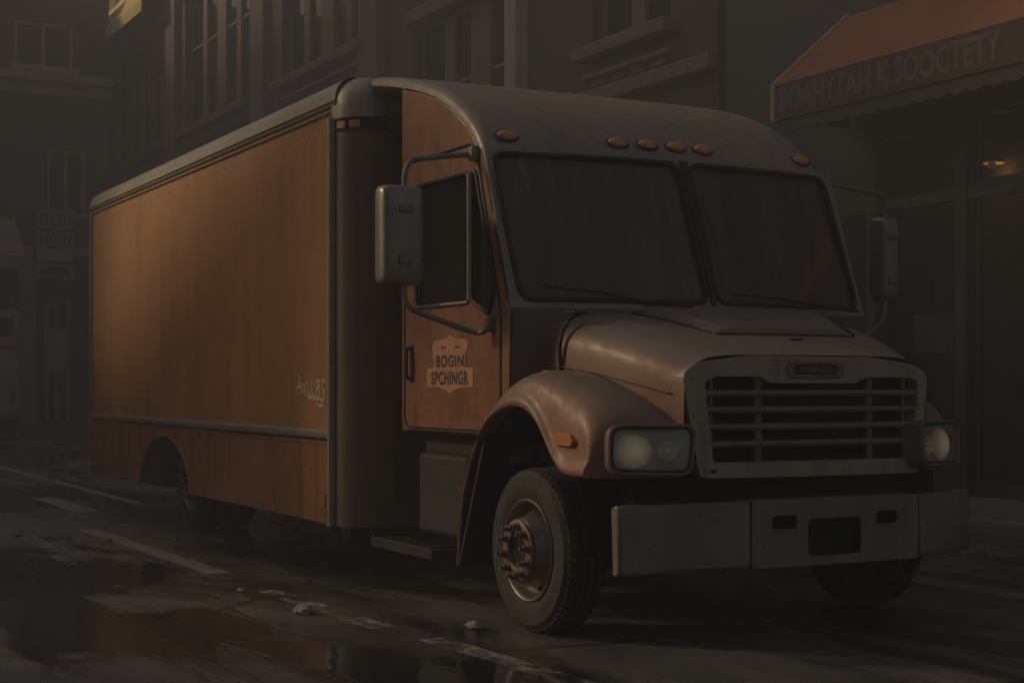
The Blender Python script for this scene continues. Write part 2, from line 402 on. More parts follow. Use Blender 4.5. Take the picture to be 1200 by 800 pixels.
# ------------------------------------------------------------------ setting: ground
bm = nb(); box(bm, -95, 45, -60, 60, -.5, 0); tag(obj('road', bm, 'asphalt', smooth=False), kind='structure')
bm = nb(); box(bm, -42, 30, 7.12, 9.3, -.3, .15); tag(obj('sidewalk', bm, 'pavement', smooth=False, bev=.01), kind='structure')
bm = nb(); box(bm, -42, 30, 6.95, 7.117, -.3, .155); tag(obj('kerb', bm, 'kerb', smooth=False, bev=.025), kind='structure')
bm = nb(); box(bm, -46, -43.3, -9, 60, -.3, .15); tag(obj('sidewalk', bm, 'pavement', smooth=False, bev=.02), kind='structure')
bm = nb(); box(bm, -80, 30, -9, -5.3, -.3, .15); tag(obj('sidewalk', bm, 'pavement', smooth=False, bev=.02), kind='structure')
def mark(x0, x1, yc, w, sl=0., mt='roadpaint'):
    bm = nb(); n = max(2, int(abs(x1-x0)/.15)); A = []
    for i in range(n+1):
        x = x0+(x1-x0)*i/n; e = random.uniform(-.012, .012); y = yc+sl*(x-x0)
        A.append([(x, y-w/2+e, .004), (x, y+w/2+random.uniform(-.012,.012), .004)])
    loft(bm, A)
    tag(obj('road_marking', bm, mt, smooth=False), kind='structure')
mark(-8.0, -3.7, -.86, .2, .02, 'fresh_paint'); mark(-2.55, -.5, -.78, .17, .04); mark(-.05, 1.6, -.62, .17, .06)
mark(-22, -9.2, .5, .16, 0, 'fresh_paint'); mark(-7.9, -4.9, -1.5, .13, -.06); mark(-12.8, -10.2, -.35, .3, .0, 'fresh_paint')
for k in range(4): mark(-24-2.2*k, -22.9-2.2*k, -1.2+.05*k, 3.6)

# ------------------------------------------------------------------ the truck
truck = thing('delivery_truck', (-4, 1.4, 0), 'weathered orange box truck with grey hood, lit headlights and wide steel bumper', 'truck')
T = truck
# ---- cargo box
BX0, BX1, BY0, BY1, BZ0, BZ1 = -11.35, -2.78, -.05, 2.85, .405, 3.80
bm = nb(); box(bm, BX0+.02, BX1-.26, BY0+.012, BY0+.05, 1.1, 3.7)   # side panel with its rivets
for x in [BX0+.35+.245*i for i in range(33)]:
    for z in (3.53, 1.19):
        bmesh.ops.create_uvsphere(bm, u_segments=6, v_segments=4, radius=.008, matrix=Matrix.Translation((x, BY0+.011, z)))
for i in range(20):
    bmesh.ops.create_uvsphere(bm, u_segments=6, v_segments=4, radius=.008, matrix=Matrix.Translation((BX1-.33, BY0+.011, 1.25+.11*i)))
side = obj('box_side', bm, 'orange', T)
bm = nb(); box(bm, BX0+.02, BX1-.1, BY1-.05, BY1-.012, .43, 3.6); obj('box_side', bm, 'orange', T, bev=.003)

# skirt with rear wheel arch
arch = [(-8.02+.97*math.cos(a)*1.0, .40+.56*math.sin(a)) for a in [math.pi*k/18 for k in range(19)]]
arch = [(x, z) for x, z in arch][::-1]
outer = [(BX0+.02, BZ0), (arch[0][0], BZ0)] + [(x, max(z, BZ0)) for x, z in arch[1:-1]] + [(arch[-1][0], BZ0), (BX1-.26, BZ0), (BX1-.26, 1.045), (BX0+.02, 1.045)]
bm = nb(); plate(bm, outer, [], lambda u, v: Vector((u, BY0+.015, v)), (0, .03, 0)); skirt = obj('skirt_panel', bm, 'skirt', T, smooth=False)
bm = nb(); tube(bm, [(x, BY0+.012, z) for x, z in arch], .012, 8); obj('arch_trim', bm, 'skirt', skirt)
bm = nb()
for x0, z0, w, h in ((-3.28, .62, .08, .015), (-3.28, .53, .015, .1), (-3.21, .55, .015, .07), (-3.27, .47, .09, .02), (-3.20, .44, .03, .05)):
    box(bm, x0, x0+w, BY0+.008, BY0+.014, z0, z0+h)
obj('stencil_mark', bm, 'decal_dark', skirt, smooth=False)
# rails
bm = nb()
prof = [(0, 1.075), (-.03, 1.08), (-.042, 1.095), (-.042, 1.13), (-.03, 1.145), (0, 1.15)]
loft(bm, [[(x, BY0+.012+dy, z) for dy, z in prof] for x in (BX0-.005, BX1-.30)], True, True, True)
for i in range(40): bmesh.ops.create_uvsphere(bm, u_segments=6, v_segments=4, radius=.007, matrix=Matrix.Translation((BX0+.2+.2*i, BY0-.0015, 1.06)))
obj('rub_rail', bm, 'bright', T, bev=.004)
bm = nb(); box(bm, BX0-.005, BX1-.3, BY0+.004, BY0+.03, 1.03, 1.06); obj('lower_trim_strip', bm, 'skirt', T, bev=.004)
# roof with rounded edges along both sides (rail is the pale rounded edge)
def arc(cx, cz, r, a0, a1, n=7): return [(cx+r*math.cos(R(a0+(a1-a0)*k/n)), cz+r*math.sin(R(a0+(a1-a0)*k/n))) for k in range(n+1)]
edge = [(BY0+.01, 3.675), (BY0-.018, 3.685), (BY0-.018, 3.73)] + arc(BY0+.16, 3.735, .175, 180, 90)
bm = nb(); loft(bm, [[(x, y, z) for y, z in edge] for x in (BX0, BX1-.22)])
loft(bm, [[(BX0, y, z) for y, z in edge], [(BX0-.025, y+.03, z-.03) for y, z in edge]])
obj('roof_rail', bm, 'bright', T)
bm = nb(); tube(bm, [(BX0, BY0-.022, 3.715), (BX1-.25, BY0-.022, 3.715)], .013, 8)
tube(bm, [(BX0, BY0+.0, 3.645), (BX1-.28, BY0+.0, 3.645)], .012, 8); obj('drip_moulding', bm, 'rail', T)
bm = nb(); box(bm, BX0, BX1-.2, BY0+.16, BY1-.16, 3.87, 3.909); obj('box_roof', bm, 'rail', T, smooth=False)
bm = nb(); loft(bm, [[(x, BY0+BY1-y, z) for y, z in edge] for x in (BX0, BX1-.02)]); obj('roof_rail', bm, 'rail', T)
# rear corner post (pale, rounded top), rear frame and roll door
bm = nb()
loft(bm, [[(BX0+.04, BY0-.012, z), (BX0-.02, BY0-.02, z), (BX0-.06, BY0+.02, z), (BX0-.06, BY0+.12, z), (BX0+.04, BY0+.12, z)] for z in (.40, 1.5, 2.6, 3.5, 3.66)]
     + [[(BX0+.04, BY0+.02, 3.79), (BX0-.015, BY0+.02, 3.79), (BX0-.05, BY0+.05, 3.79), (BX0-.05, BY0+.13, 3.79), (BX0+.04, BY0+.13, 3.79)],
        [(BX0+.04, BY0+.10, 3.88), (BX0, BY0+.1, 3.88), (BX0-.02, BY0+.12, 3.88), (BX0-.02, BY0+.16, 3.88), (BX0+.04, BY0+.16, 3.88)]], True, True, True)
obj('corner_post', bm, 'bright', T, bev=.006)
bm = nb(); box(bm, BX0-.06, BX0+.04, BY1-.12, BY1, .40, 3.76); obj('corner_post', bm, 'rail', T, bev=.02)
bm = nb()
for k in range(11): box(bm, BX0-.03, BX0+.01, BY0+.125, BY1-.125, .62+.284*k, .62+.284*k+.276)
obj('roll_door', bm, 'orange', T, smooth=False, bev=.008)
# front corner: quarter round post, cap and front wall
RP = .26
def postsec(z, ins=0): return [(BX1-RP-.02, BY0-.012+ins, z)] + [(BX1-RP+(RP-ins)*math.sin(R(a)), BY0+RP-(RP-ins)*math.cos(R(a)), z) for a in (0, 12, 25, 40, 55, 70, 82, 90)] + [(BX1-ins, BY0+RP+.12, z)]
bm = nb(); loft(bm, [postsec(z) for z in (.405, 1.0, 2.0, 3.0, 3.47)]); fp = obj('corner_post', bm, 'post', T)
bm = nb(); tube(bm, [(BX1-RP-.02, BY0-.02, .40), (BX1-RP-.02, BY0-.02, 3.58)], .035, 10); obj('post_edge', bm, 'bright', fp)
bm = nb(); loft(bm, [postsec(z, -.006) for z in (3.47, 3.485)] + [postsec(z, i) for z, i in ((3.49, .012), (3.555, .012))] + [postsec(z, -.006) for z in (3.56, 3.575)])
obj('post_band', bm, 'black', fp)
for a0, a1 in ((8, 30), (38, 58)):
    bm = nb(); loft(bm, [[(BX1-RP+(RP+.004)*math.sin(R(a)), BY0+RP-(RP+.004)*math.cos(R(a)), z) for a in [a0+(a1-a0)*k/6 for k in range(7)]] for z in (3.495, 3.55)])
    obj('marker_light', bm, 'amber', fp)
bm = nb()
secs = [postsec(3.575, -.01), postsec(3.68, -.01)]
for k in range(1, 7):
    a = R(90*k/6); secs.append(postsec(3.69+.22*math.sin(a), .22*(1-math.cos(a))-.01*math.cos(a)))
loft(bm, secs); obj('roof_corner_cap', bm, 'rail', T)
bm = nb(); box(bm, BX1-.05, BX1-.004, BY0+RP+.08, BY1-.1, .43, 3.66)
for i in range(9): box(bm, BX1-.01, BX1+.012, .6+.26*i, .64+.26*i, .5, 3.5)
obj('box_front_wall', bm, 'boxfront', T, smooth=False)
fr = [(BX1+.012, 3.6), (BX1+.012, 3.68)] + arc(BX1-.21, 3.69, .222, 0, 90)
bm = nb(); loft(bm, [[(x, y, z) for x, z in fr] for y in (BY0+RP+.10, BY1-.1)]); obj('roof_front_edge', bm, 'rail', T)
# scrawl on the side: a thin hand-sprayed word
bm = nb(); X0, Z0, S = -3.93, 1.42, 1.0
fnS = lambda u, v: Vector((u, BY0+.0095, v))
for st in ([(0,0),(.05,.12),(.09,.27),(.12,.12),(.13,.02)], [(.01,.1),(.16,.12)], [(.15,.17),(.19,.02),(.23,.15),(.27,.0),(.31,.18)],
           [(.36,.19),(.35,.0),(.44,-.02)], [(.47,.2),(.46,.0),(.55,-.01)], [(.6,.19),(.59,.0),(.66,-.04),(.7,.02),(.66,.09),(.6,.1),(.69,.13),(.68,.19),(.6,.19)],
           [(.84,.18),(.76,.2),(.75,.1),(.82,.07),(.8,-.04),(.74,-.1)], [(.34,-.03),(.6,-.05),(.76,-.05)], [(.6,-.1),(.7,-.14),(.8,-.12)]):
    ribbon(bm, [(X0+a*.78, Z0+b*.62) for a, b in st], .02, fnS, (0, .004, 0))
obj('painted_word', bm, 'scrawl', side, smooth=False)

# ---- chassis, axles, tanks
bm = nb()
for y in (.62, 2.05): box(bm, -11.1, .78, y, y+.12, .56, .80)
for x in (-10.5, -9, -7.2, -5.5, -4, -2, -.8, .6): box(bm, x, x+.12, .74, 2.05, .60, .76)
box(bm, BX0+.03, BX1-.3, BY0+.06, BY1-.06, .98, 1.06)
obj('chassis', bm, 'under', T, smooth=False, bev=.01)
bm = nb(); box(bm, -1.35, .55, .5, 2.4, .5, 1.1)
obj('engine_block', bm, 'under', T, smooth=False, bev=.05)
bm = nb(); tube(bm, [(0, .2, .42), (0, 2.6, .42)], .07, 12); obj('axle', bm, 'under', T)
bm = nb(); tube(bm, [(-7.6, .4, .5), (-7.6, 2.4, .5)], .12, 12)
bmesh.ops.create_uvsphere(bm, u_segments=16, v_segments=10, radius=.26, matrix=Matrix.Translation((-7.6, 1.4, .5)))
obj('axle', bm, 'under', T)
bm = nb(); box(bm, -8.98, -8.13, .0, 2.75, .40, 1.0); obj('rear_wheel_housing', bm, 'hole', T, smooth=False)
bm = nb(); box(bm, -8.12, -6.95, .06, 2.75, 1.0, 1.03); box(bm, -8.12, -6.95, .75, .8, .55, .999); obj('splash_panel', bm, 'hole', T, smooth=False)
bm = nb(); box(bm, -6.2, -4.4, .15, .7, .42, .9); obj('under_tray', bm, 'under', T, smooth=False, bev=.03)
bm = nb(); box(bm, -1.98, -1.18, .18, .75, .44, 1.02); obj('fuel_tank', bm, 'under', T, bev=.04, seg=3)
bm = nb(); box(bm, -2.1, -.75, .3, 2.85, .98, 1.22); obj('cab_floor', bm, 'under', T, smooth=False)
# step under the door
bm = nb(); box(bm, -2.36, -1.30, -.02, .24, .355, .375); box(bm, -2.36, -1.30, -.03, -.01, .31, .385)
for i in range(14): box(bm, -2.0+.045*i, -1.975+.045*i, -.005, .2, .375, .386)
obj('step', bm, 'tank', T, smooth=False, bev=.004)

# ---- wheels
tyre_prof = [(.292, .05), (.305, .018), (.33, .008), (.36, .0), (.405, -.006), (.44, .002), (.452, .0), (.468, .014), (.487, .03), (.497, .045), (.50, .055),
             (.50, .085), (.488, .088), (.488, .098), (.50, .10), (.50, .135), (.488, .138), (.488, .148), (.50, .15), (.50, .185), (.488, .188), (.488, .198), (.50, .2),
             (.50, .235), (.49, .25), (.46, .275), (.4, .285), (.33, .275), (.292, .24)]
rim_prof = [(.312, .016), (.314, .006), (.306, -.001), (.296, .002), (.285, .025), (.272, .075), (.262, .085), (.25, .08), (.23, .05), (.208, .0), (.196, -.035), (.188, -.045), (.10, -.05), (.098, -.02), (.0, -.02)]
def make_wheel(cx, y0, cz, sgn):
    bm = nb(); lathe_y(bm, rim_prof, cx, cz, y0, 56, sgn); w = obj('wheel', bm, 'rim', T, angle=50)
    bm = nb(); lathe_y(bm, tyre_prof, cx, cz, y0, 72, sgn)
    n = 64
    for k in range(n):
        a = 2*math.pi*k/n
        for dy in (.03, .235):
            m = Matrix.Translation((cx+.481*math.cos(a), y0+sgn*(dy+.01), cz+.481*math.sin(a))) @ Matrix.Rotation(-a, 4, 'Y')
            bmesh.ops.create_cube(bm, size=1, matrix=m @ Matrix.Diagonal((.022, .032, .026, 1)))
    obj('tyre', bm, 'tyre', w, angle=30)
    bm = nb(); lathe_y(bm, [(.19, -.047), (.19, -.062), (.178, -.07), (.118, -.07), (.108, -.062), (.10, -.03)], cx, cz, y0, 40, sgn); obj('hub_ring', bm, 'hub', w)
    bm = nb(); lathe_y(bm, [(.104, -.045), (.09, -.04), (.0, -.035)], cx, cz, y0, 32, sgn); obj('hub_centre', bm, 'hole', w)
    for k in range(10):
        a = 2*math.pi*(k+.3)/10; px, pz = cx+.15*math.cos(a), cz+.15*math.sin(a)
        bm = nb(); lathe_y(bm, [(.027, -.07), (.027, -.078), (.02, -.08), (.02, -.105), (.012, -.107), (.012, -.13), (.0, -.132)], px, pz, y0, 8, sgn)
        obj('lug_nut', bm, 'hub', w, angle=20)
    for k in range(5):
        a = 2*math.pi*(k+.08)/5
        bm = nb(); lathe_y(bm, [(.032, .0), (.03, -.006), (.0, -.004)], cx+.23*math.cos(a), cz+.23*math.sin(a), y0+sgn*.048, 16, sgn); obj('hand_hole', bm, 'hole', w)
    return w
make_wheel(0, 0, .5, 1)
make_wheel(0, 2.76, .5, -1)
make_wheel(-7.6, .13, .5, 1); make_wheel(-7.6, 2.65, .5, -1)
for y in (.45, 2.05):
    bm = nb(); lathe_y(bm, tyre_prof, -7.6, .5, y, 48, 1); obj('inner_tyre', bm, 'tyre', T)

# ---- cab
CL, CR = .15, 3.06; CC = (CL+CR)/2; CH = (CR-CL)/2
def bow(y, k=.16): return k*(1-((y-CC)/CH)**2)
capprof = [(-.865, 3.075), (-.895, 3.14), (-.97, 3.23), (-1.10, 3.34), (-1.30, 3.47), (-1.55, 3.59), (-1.85, 3.69), (-2.2, 3.775), (-2.5, 3.84), (-2.79, 3.885)]
def side_outline(ins):
    P = [Vector(p) for p in capprof]; out = []
    for i in range(1, 9):
        d = (P[i+1]-P[i-1]).normalized(); n = Vector((-d.y, d.x))
        if n.y > 0: n = -n
        q = P[i]+n*ins; out.append((min(q.x, -.95) if i < 2 else q.x, q.y))
    return [(-2.2, 1.17), (-.52, 1.17), (-.50, 1.9), (-.485, 2.03), (-.865, 3.05)] + [p for p in out if p[0] > -2.16] + [(-2.2, out[-2][1]-.01)]
doorout = rpoly([(-2.13, 1.2), (-.635, 1.2), (-.635, 1.98), (-.99, 3.11), (-2.13, 3.11)], .1, 5)
doorgap = rpoly([(-2.145, 1.185), (-.62, 1.185), (-.62, 1.985), (-.98, 3.127), (-2.145, 3.127)], .105, 5)
win = rpoly([(-1.93, 2.06), (-1.08, 2.06), (-1.08, 2.94), (-1.93, 2.94)], .06, 4)
vent = rpoly([(-1.03, 2.07), (-.78, 1.97), (-.69, 2.12), (-.97, 2.93), (-1.03, 2.94)], .04, 4)
for y, th in ((CL, .05), (CR, -.05)):
    sideout = side_outline(.085 if th > 0 else .23)
    fy = lambda u, v, y=y: Vector((u, y, v))
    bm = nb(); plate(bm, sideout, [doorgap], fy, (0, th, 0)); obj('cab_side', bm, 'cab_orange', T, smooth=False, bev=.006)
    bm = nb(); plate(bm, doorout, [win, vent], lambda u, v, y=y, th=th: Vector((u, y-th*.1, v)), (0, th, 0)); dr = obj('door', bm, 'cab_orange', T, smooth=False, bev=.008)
    for loop in (win, vent):
        bm = nb(); tube(bm, [(u, y-th*.12, v) for u, v in loop], .017, 8, closed=True); obj('window_seal', bm, 'black', dr)
    bm = nb(); plate(bm, win, [], lambda u, v, y=y, th=th: Vector((u, y+th*.4, v)), (0, .004, 0)); obj('window', bm, 'glass', dr, smooth=False)
    bm = nb(); plate(bm, vent, [], lambda u, v, y=y, th=th: Vector((u, y+th*.4, v)), (0, .004, 0)); obj('vent_window', bm, 'glass', dr, smooth=False)
    s = -1 if th > 0 else 1
    bm = nb(); tube(bm, fillet([(-1.07, y+s*.012, 2.075), (-1.07, y+s*.012, 2.93)], .02), .012, 8); tube(bm, [(-1.5, y+s*.014, 2.062), (-1.08, y+s*.014, 2.062)], .011, 8); obj('window_bar', bm, 'rail', dr)
    bm = nb(); box(bm, -2.045, -1.985, min(y, y+s*.012), max(y, y+s*.012), 1.52, 1.80); h0 = obj('handle_recess', bm, 'black', dr, bev=.02)
    bm = nb(); tube(bm, fillet([(-2.015, y+s*.01, 1.545), (-2.015, y+s*.05, 1.56), (-2.015, y+s*.05, 1.76), (-2.015, y+s*.01, 1.775)], .02), .014, 8); obj('door_handle', bm, 'black', dr)
    bm = nb(); tube(bm, [(u, y-th*.03, v) for u, v in doorgap], .009, 6, closed=True); obj('door_seal', bm, 'black', dr)
    if th > 0: door = dr
# badge on the near door
fb = lambda u, v: Vector((-1.37+u*1.38, CL-.0085, 1.625+v*.66))
bm = nb()
sh = [(-.20,.10),(-.205,.26),(-.17,.29),(-.07,.30),(0,.335),(.07,.30),(.17,.29),(.205,.26),(.20,.19),(.175,.15),(.17,.0),(.26,-.005),(.26,-.205),(.12,-.21),(.05,-.235),(0,-.275),(-.05,-.235),(-.12,-.21),(-.27,-.20),(-.27,-.005),(-.19,.0),(-.185,.10)]
plate(bm, sh, [], fb, (0, .002, 0)); bd = obj('door_badge', bm, 'decal', door, smooth=False)
bm = nb()
textmesh(bm, 'BOGIN', .17, lambda u, v: fb(u*.56, v+.01), (0, -.002, 0), bold=.006, spacing=1.12)
textmesh(bm, 'SPCHINGR', .19, lambda u, v: fb(u*.43-.005, v-.175), (0, -.002, 0), bold=.006, spacing=1.12)
for u in (-.07, .09): plate(bm, [(u-.03,.19),(u-.005,.205),(u+.03,.195),(u+.02,.22),(u-.02,.225)], [], lambda a, b: fb(a, b)+Vector((0,-.0025,0)), (0, .0005, 0))
obj('badge_lettering', bm, 'decal_dark', bd, smooth=False)

# roof cap
cols = [(CL+.0, .075), (CL+.005, .04), (CL+.02, .018), (CL+.05, .004), (CL+.09, 0)] + [(CL+.09+(CR-CL-.35)*k/14, 0) for k in range(1, 15)] + [(CR-.2, .008), (CR-.13, .03), (CR-.07, .07), (CR-.02, .13), (CR+.0, .2)]
def capsec(y, ins):
    out = []
    P = [Vector((a, 0, b)) for a, b in capprof]
    for i, p in enumerate(P):
        d = (P[min(i+1, len(P)-1)]-P[max(i-1, 0)]).normalized(); n = Vector((d.z, 0, -d.x))
        if n.z < 0: n = -n
        k = 1-i/(len(P)-1)
        q = p - n*ins*(.35 if i == 0 else 1)
        out.append((q.x+bow(min(max(y, CL), CR))*k*(1-.0*ins), y, q.z))
    return out
bm = nb(); loft(bm, [capsec(y, i) for y, i in cols]); cap = obj('roof_cap', bm, 'cap', T, sub=2)
bm = nb(); box(bm, -2.82, -2.15, .55, CR-.1, 1.0, 3.72); obj('cab_rear_panel', bm, 'boxfront', T, smooth=False)
bm = nb(); box(bm, -2.2, -2.15, CL+.01, .56, 1.17, 3.7); obj('cab_back_wall', bm, 'boxfront', T, smooth=False)

# windshield frame and panes, bowed
def wf(u, v):
    a, b = Vector((-.475, 0, 2.0)), Vector((-.868, 0, 3.09))
    p = a.lerp(b, v); return Vector((p.x+bow(u), u, p.z))
P1 = rpoly([(CL+.07, .05), (1.585, .05), (1.565, .955), (CL+.04, .955)], .09, 5)
P2 = rpoly([(1.655, .05), (CR-.06, .05), (CR-.10, .955), (1.66, .955)], .09, 5)
dens = lambda L: [(p.x, p.y) for p in densify([(a, b, 0) for a, b in L], .12)]
bm = nb(); plate(bm, dens([(CL, 0), (CR, 0), (CR, 1), (CL, 1)]), [dens(P1), dens(P2)], wf, (-.05, 0, -.01)); ws = obj('windshield_frame', bm, 'cap', T, smooth=True, bev=.004)
for P in (P1, P2):
    bm = nb(); tube(bm, [wf(u, v)+Vector((.004, 0, .001)) for u, v in dens(P)], .017, 8, closed=True); obj('windshield_seal', bm, 'black', ws)
    bm = nb(); plate(bm, dens(P), [], lambda u, v: wf(u, v)+Vector((-.02, 0, 0)), (-.006, 0, 0)); obj('windshield_pane', bm, 'windglass', ws)
bm = nb(); plate(bm, [(1.60, .03), (1.64, .03), (1.645, .97), (1.58, .97)], [], lambda u, v: wf(u, v)+Vector((.022, 0, .006)), (-.02, 0, 0)); obj('windshield_divider', bm, 'black', ws, bev=.006)
# cowl under the windshield
bm = nb()
loft(bm, [[(-.50, y, 1.0), (-.475+bow(y)*.9, y, 1.15), (-.46+bow(y), y, 1.95), (-.48+bow(y), y, 2.01), (-.55+bow(y), y, 2.02)] for y in [CL+.0+(CR-CL)*k/16 for k in range(17)]])
obj('cowl', bm, 'boxfront', T)
# wipers
for pts in ([(-.33, 1.42, 2.03), (-.36, 1.1, 2.045), (-.40, .75, 2.11), (-.44, .34, 2.14)], [(-.36, 2.86, 2.03), (-.34, 2.55, 2.05), (-.30, 2.2, 2.09), (-.30, 1.72, 2.12)]):
    pts = [(x+.03+(.0 if i else .02), y, z) for i, (x, y, z) in enumerate(pts)]
    bm = nb(); tube(bm, pts[:3], [.012, .011, .009], 8); tube(bm, [pts[1], pts[2], pts[3]], .008, 6); obj('wiper', bm, 'black', T)
# clearance lights on the cap
for y, x, z in ((.33, None, 3.165), (1.14, None, 3.165), (1.375, None, 3.165), (1.61, None, 3.165), (1.84, None, 3.165), (2.79, None, 3.165)):
    for (xa, za), (xb, zb) in zip(capprof, capprof[1:]):
        if za <= z <= zb: f = (z-za)/(zb-za); x = xa+(xb-xa)*f; nrm = Vector((zb-za, 0, xa-xb)).normalized(); break
    p = Vector((x+bow(y)*.9, y, z)); up = Vector((0, 1, 0)).cross(nrm).normalized()
    if up.z < 0: up = -up
    B = Matrix((Vector((0,1,0)), up, nrm)).transposed().to_4x4(); B.translation = p+nrm*.004
    bm = nb(); bmesh.ops.create_uvsphere(bm, u_segments=20, v_segments=10, radius=1, matrix=B @ Matrix.Diagonal((.094, .056, .014, 1))); base = obj('clearance_light', bm, 'black', T)
    bm = nb(); bmesh.ops.create_uvsphere(bm, u_segments=20, v_segments=10, radius=1, matrix=B @ Matrix.Diagonal((.08, .043, .036, 1))); obj('light_lens', bm, 'amber', base)
# roof seam on cap right
# interior
bm = nb(); loft(bm, [[(-.55+bow(y), y, 1.5), (-.55+bow(y), y, 1.98), (-.8, y, 1.98), (-1.0, y, 1.9), (-1.02, y, 1.5)] for y in (CL+.1, .8, 1.5, 2.2, CR-.1)], False); obj('dashboard', bm, 'dash', T)
for y in (.75, 2.3):
    bm = nb(); box(bm, -2.02, -1.5, y-.26, y+.26, 1.45, 1.62); s0 = obj('seat', bm, 'seat', T, bev=.05, seg=3)
    bm = nb(); loft(bm, [[(-2.05-.1*k/3+dx, y+dy*(1-.12*k/3), 1.6+.28*k) for dx, dy in ((0,-.26),(.14,-.24),(.14,.24),(0,.26))] for k in range(4)], True, True, True); obj('seat_back', bm, 'seat', s0, bev=.04, seg=3)
bm = nb(); tube(bm, [(-1.25+.08*math.sin(a)*-1, 2.3+.23*math.cos(a), 1.98+.21*math.sin(a)) for a in [2*math.pi*k/24 for k in range(24)]], .016, 8, closed=True)
tube(bm, [(-1.25, 2.07, 1.98), (-1.25, 2.53, 1.98)], .014, 6); tube(bm, [(-1.25, 2.3, 1.98), (-.95, 2.3, 1.75)], .03, 8); obj('steering_wheel', bm, 'black', T)

# ---- hood
HC = 1.455
def hc(x): return 1.455+.16*max(0, min(1, (.8-x)/1.3))
def hood_sec(x, w, zt, zb, n, m=22):
    HC = hc(x); pts = [(x, HC-w-.02, zb)]
    for k in range(m+1):
        t = -1+2*k/m; a = math.copysign(abs(math.sin(t*math.pi/2))**(2/n) if abs(t) < 1 else 1, t)
        c = max(0, math.cos(t*math.pi/2))**(2/n)
        pts.append((x, HC+w*a, zb+.05+(zt-zb-.05)*c))
    pts.append((x, HC+w+.02, zb)); return pts
hsec = [(-.60, 1.20, 1.90, 1.3, 6.5), (-.575, 1.255, 1.965, 1.3, 7), (-.50, 1.27, 1.99, 1.3, 7), (-.2, 1.21, 1.955, 1.28, 7), (.2, 1.125, 1.88, 1.25, 7), (.55, 1.03, 1.79, 1.2, 7), (.8, .94, 1.715, 1.12, 7), (.9, .92, 1.685, 1.1, 7)]
bm = nb(); loft(bm, [hood_sec(*s) for s in hsec], False, False, False); hood = obj('hood', bm, 'hood', T, sub=2)
# raised middle panel of the hood
def hz(x, y):
    for a, b in zip(hsec, hsec[1:]):
        if a[0] <= x <= b[0]:
            f = (x-a[0])/(b[0]-a[0]); w, zt, zb, n = [a[i]+(b[i]-a[i])*f for i in (1, 2, 3, 4)]
            t = min(.999, abs(y-hc(x))/w); return zb+.05+(zt-zb-.05)*(1-t**n)**(1/n)
bm = nb(); secs = []
for x, hw, lift in ((-.54, .82, .06), (-.3, .77, .055), (0, .69, .048), (.25, .61, .04), (.40, .56, .034), (.425, .55, .0), (.43, .545, -.03)):
    row = []
    for k in range(15):
        t = -1+2*k/14; y = 1.64+.16*(.4-x)/.9+hw*t
        row.append((x, y, hz(x, y)+(lift if abs(t) < .99 else -.03)))
    secs.append(row)
loft(bm, secs); hp = obj('hood_panel', bm, 'hood', hood, smooth=True)
bm = nb(); tube(bm, [(.438, 1.635-.54+1.08*k/10, hz(.438, 1.635-.54+1.08*k/10)+.002) for k in range(11)], .009, 6); obj('hood_seam', bm, 'black', hood)
for sg in (-1, 1):
    bm = nb(); L = []
    for x, hw in ((-.5, .815), (-.3, .77), (0, .69), (.25, .61), (.41, .555)):
        y = 1.64+.16*(.4-x)/.9+sg*(hw+.012); L.append((x, y, hz(x, y)+.004))
    tube(bm, L, .008, 6); obj('hood_seam', bm, 'black', hood)
bm = nb(); bmesh.ops.create_uvsphere(bm, u_segments=16, v_segments=8, radius=1, matrix=Matrix.Translation((.56, 1.62, hz(.55, 1.62))) @ Matrix.Diagonal((.012, .06, .008, 1))); obj('hood_vent', bm, 'black', hood)
# hood side seam and strap latch
bm = nb(); tube(bm, [(x, hc(x)-w-.003, z) for x, w, z in ((-.56, 1.262, 1.66), (-.2, 1.212, 1.62), (.2, 1.128, 1.575), (.55, 1.033, 1.51), (.8, .945, 1.46))], .006, 6); obj('hood_side_seam', bm, 'boxfront', hood)
bm = nb()
tube(bm, [(-.21, .362, 1.58), (-.21, .352, 1.75), (-.205, .372, 1.85), (-.19, .42, 1.925), (-.17, .50, 1.965)], .014, 8)
box(bm, -.235, -.10, .40, .50, 1.955, 1.972); obj('hood_latch', bm, 'black', T, bev=.004)
for q in ((-.5, -.45, .28, .34, 1.62, 1.75), (-.36, -.26, .3, .36, 1.57, 1.6)): trimpart(T, 'hood_hinge', 'rail', [q], .01)

# ---- grille surround
GX = .945
def gm(u, v): 
    return Vector((GX - .045*((u-HC)/.95)**2, u, v))
outer = rpoly([(.535, 1.20), (.66, .965), (2.31, .955), (2.38, 1.2), (2.375, 1.60), (2.1, 1.665), (1.455, 1.69), (.8, 1.665), (.535, 1.61)], .06, 4)
outer = rpoly([(.64, .965), (2.315, .955), (2.385, 1.56), (2.28, 1.63), (1.9, 1.675), (1.0, 1.678), (.63, 1.64), (.525, 1.575)], .06, 5)
hole = rpoly([(.73, 1.055), (2.245, 1.05), (2.30, 1.53), (2.23, 1.55), (1.85, 1.552), (1.78, 1.515), (1.12, 1.515), (1.06, 1.555), (.75, 1.555), (.675, 1.525)], .035, 4)
bm = nb(); plate(bm, dens(outer), [dens(hole)], gm, (-.13, 0, 0)); gr = obj('grille_surround', bm, 'surround', T, bev=.022, seg=3)
bm = nb(); box(bm, .80, .82, .6, 2.35, 1.0, 1.6); obj('radiator', bm, 'hole', T, smooth=False)
bm = nb()
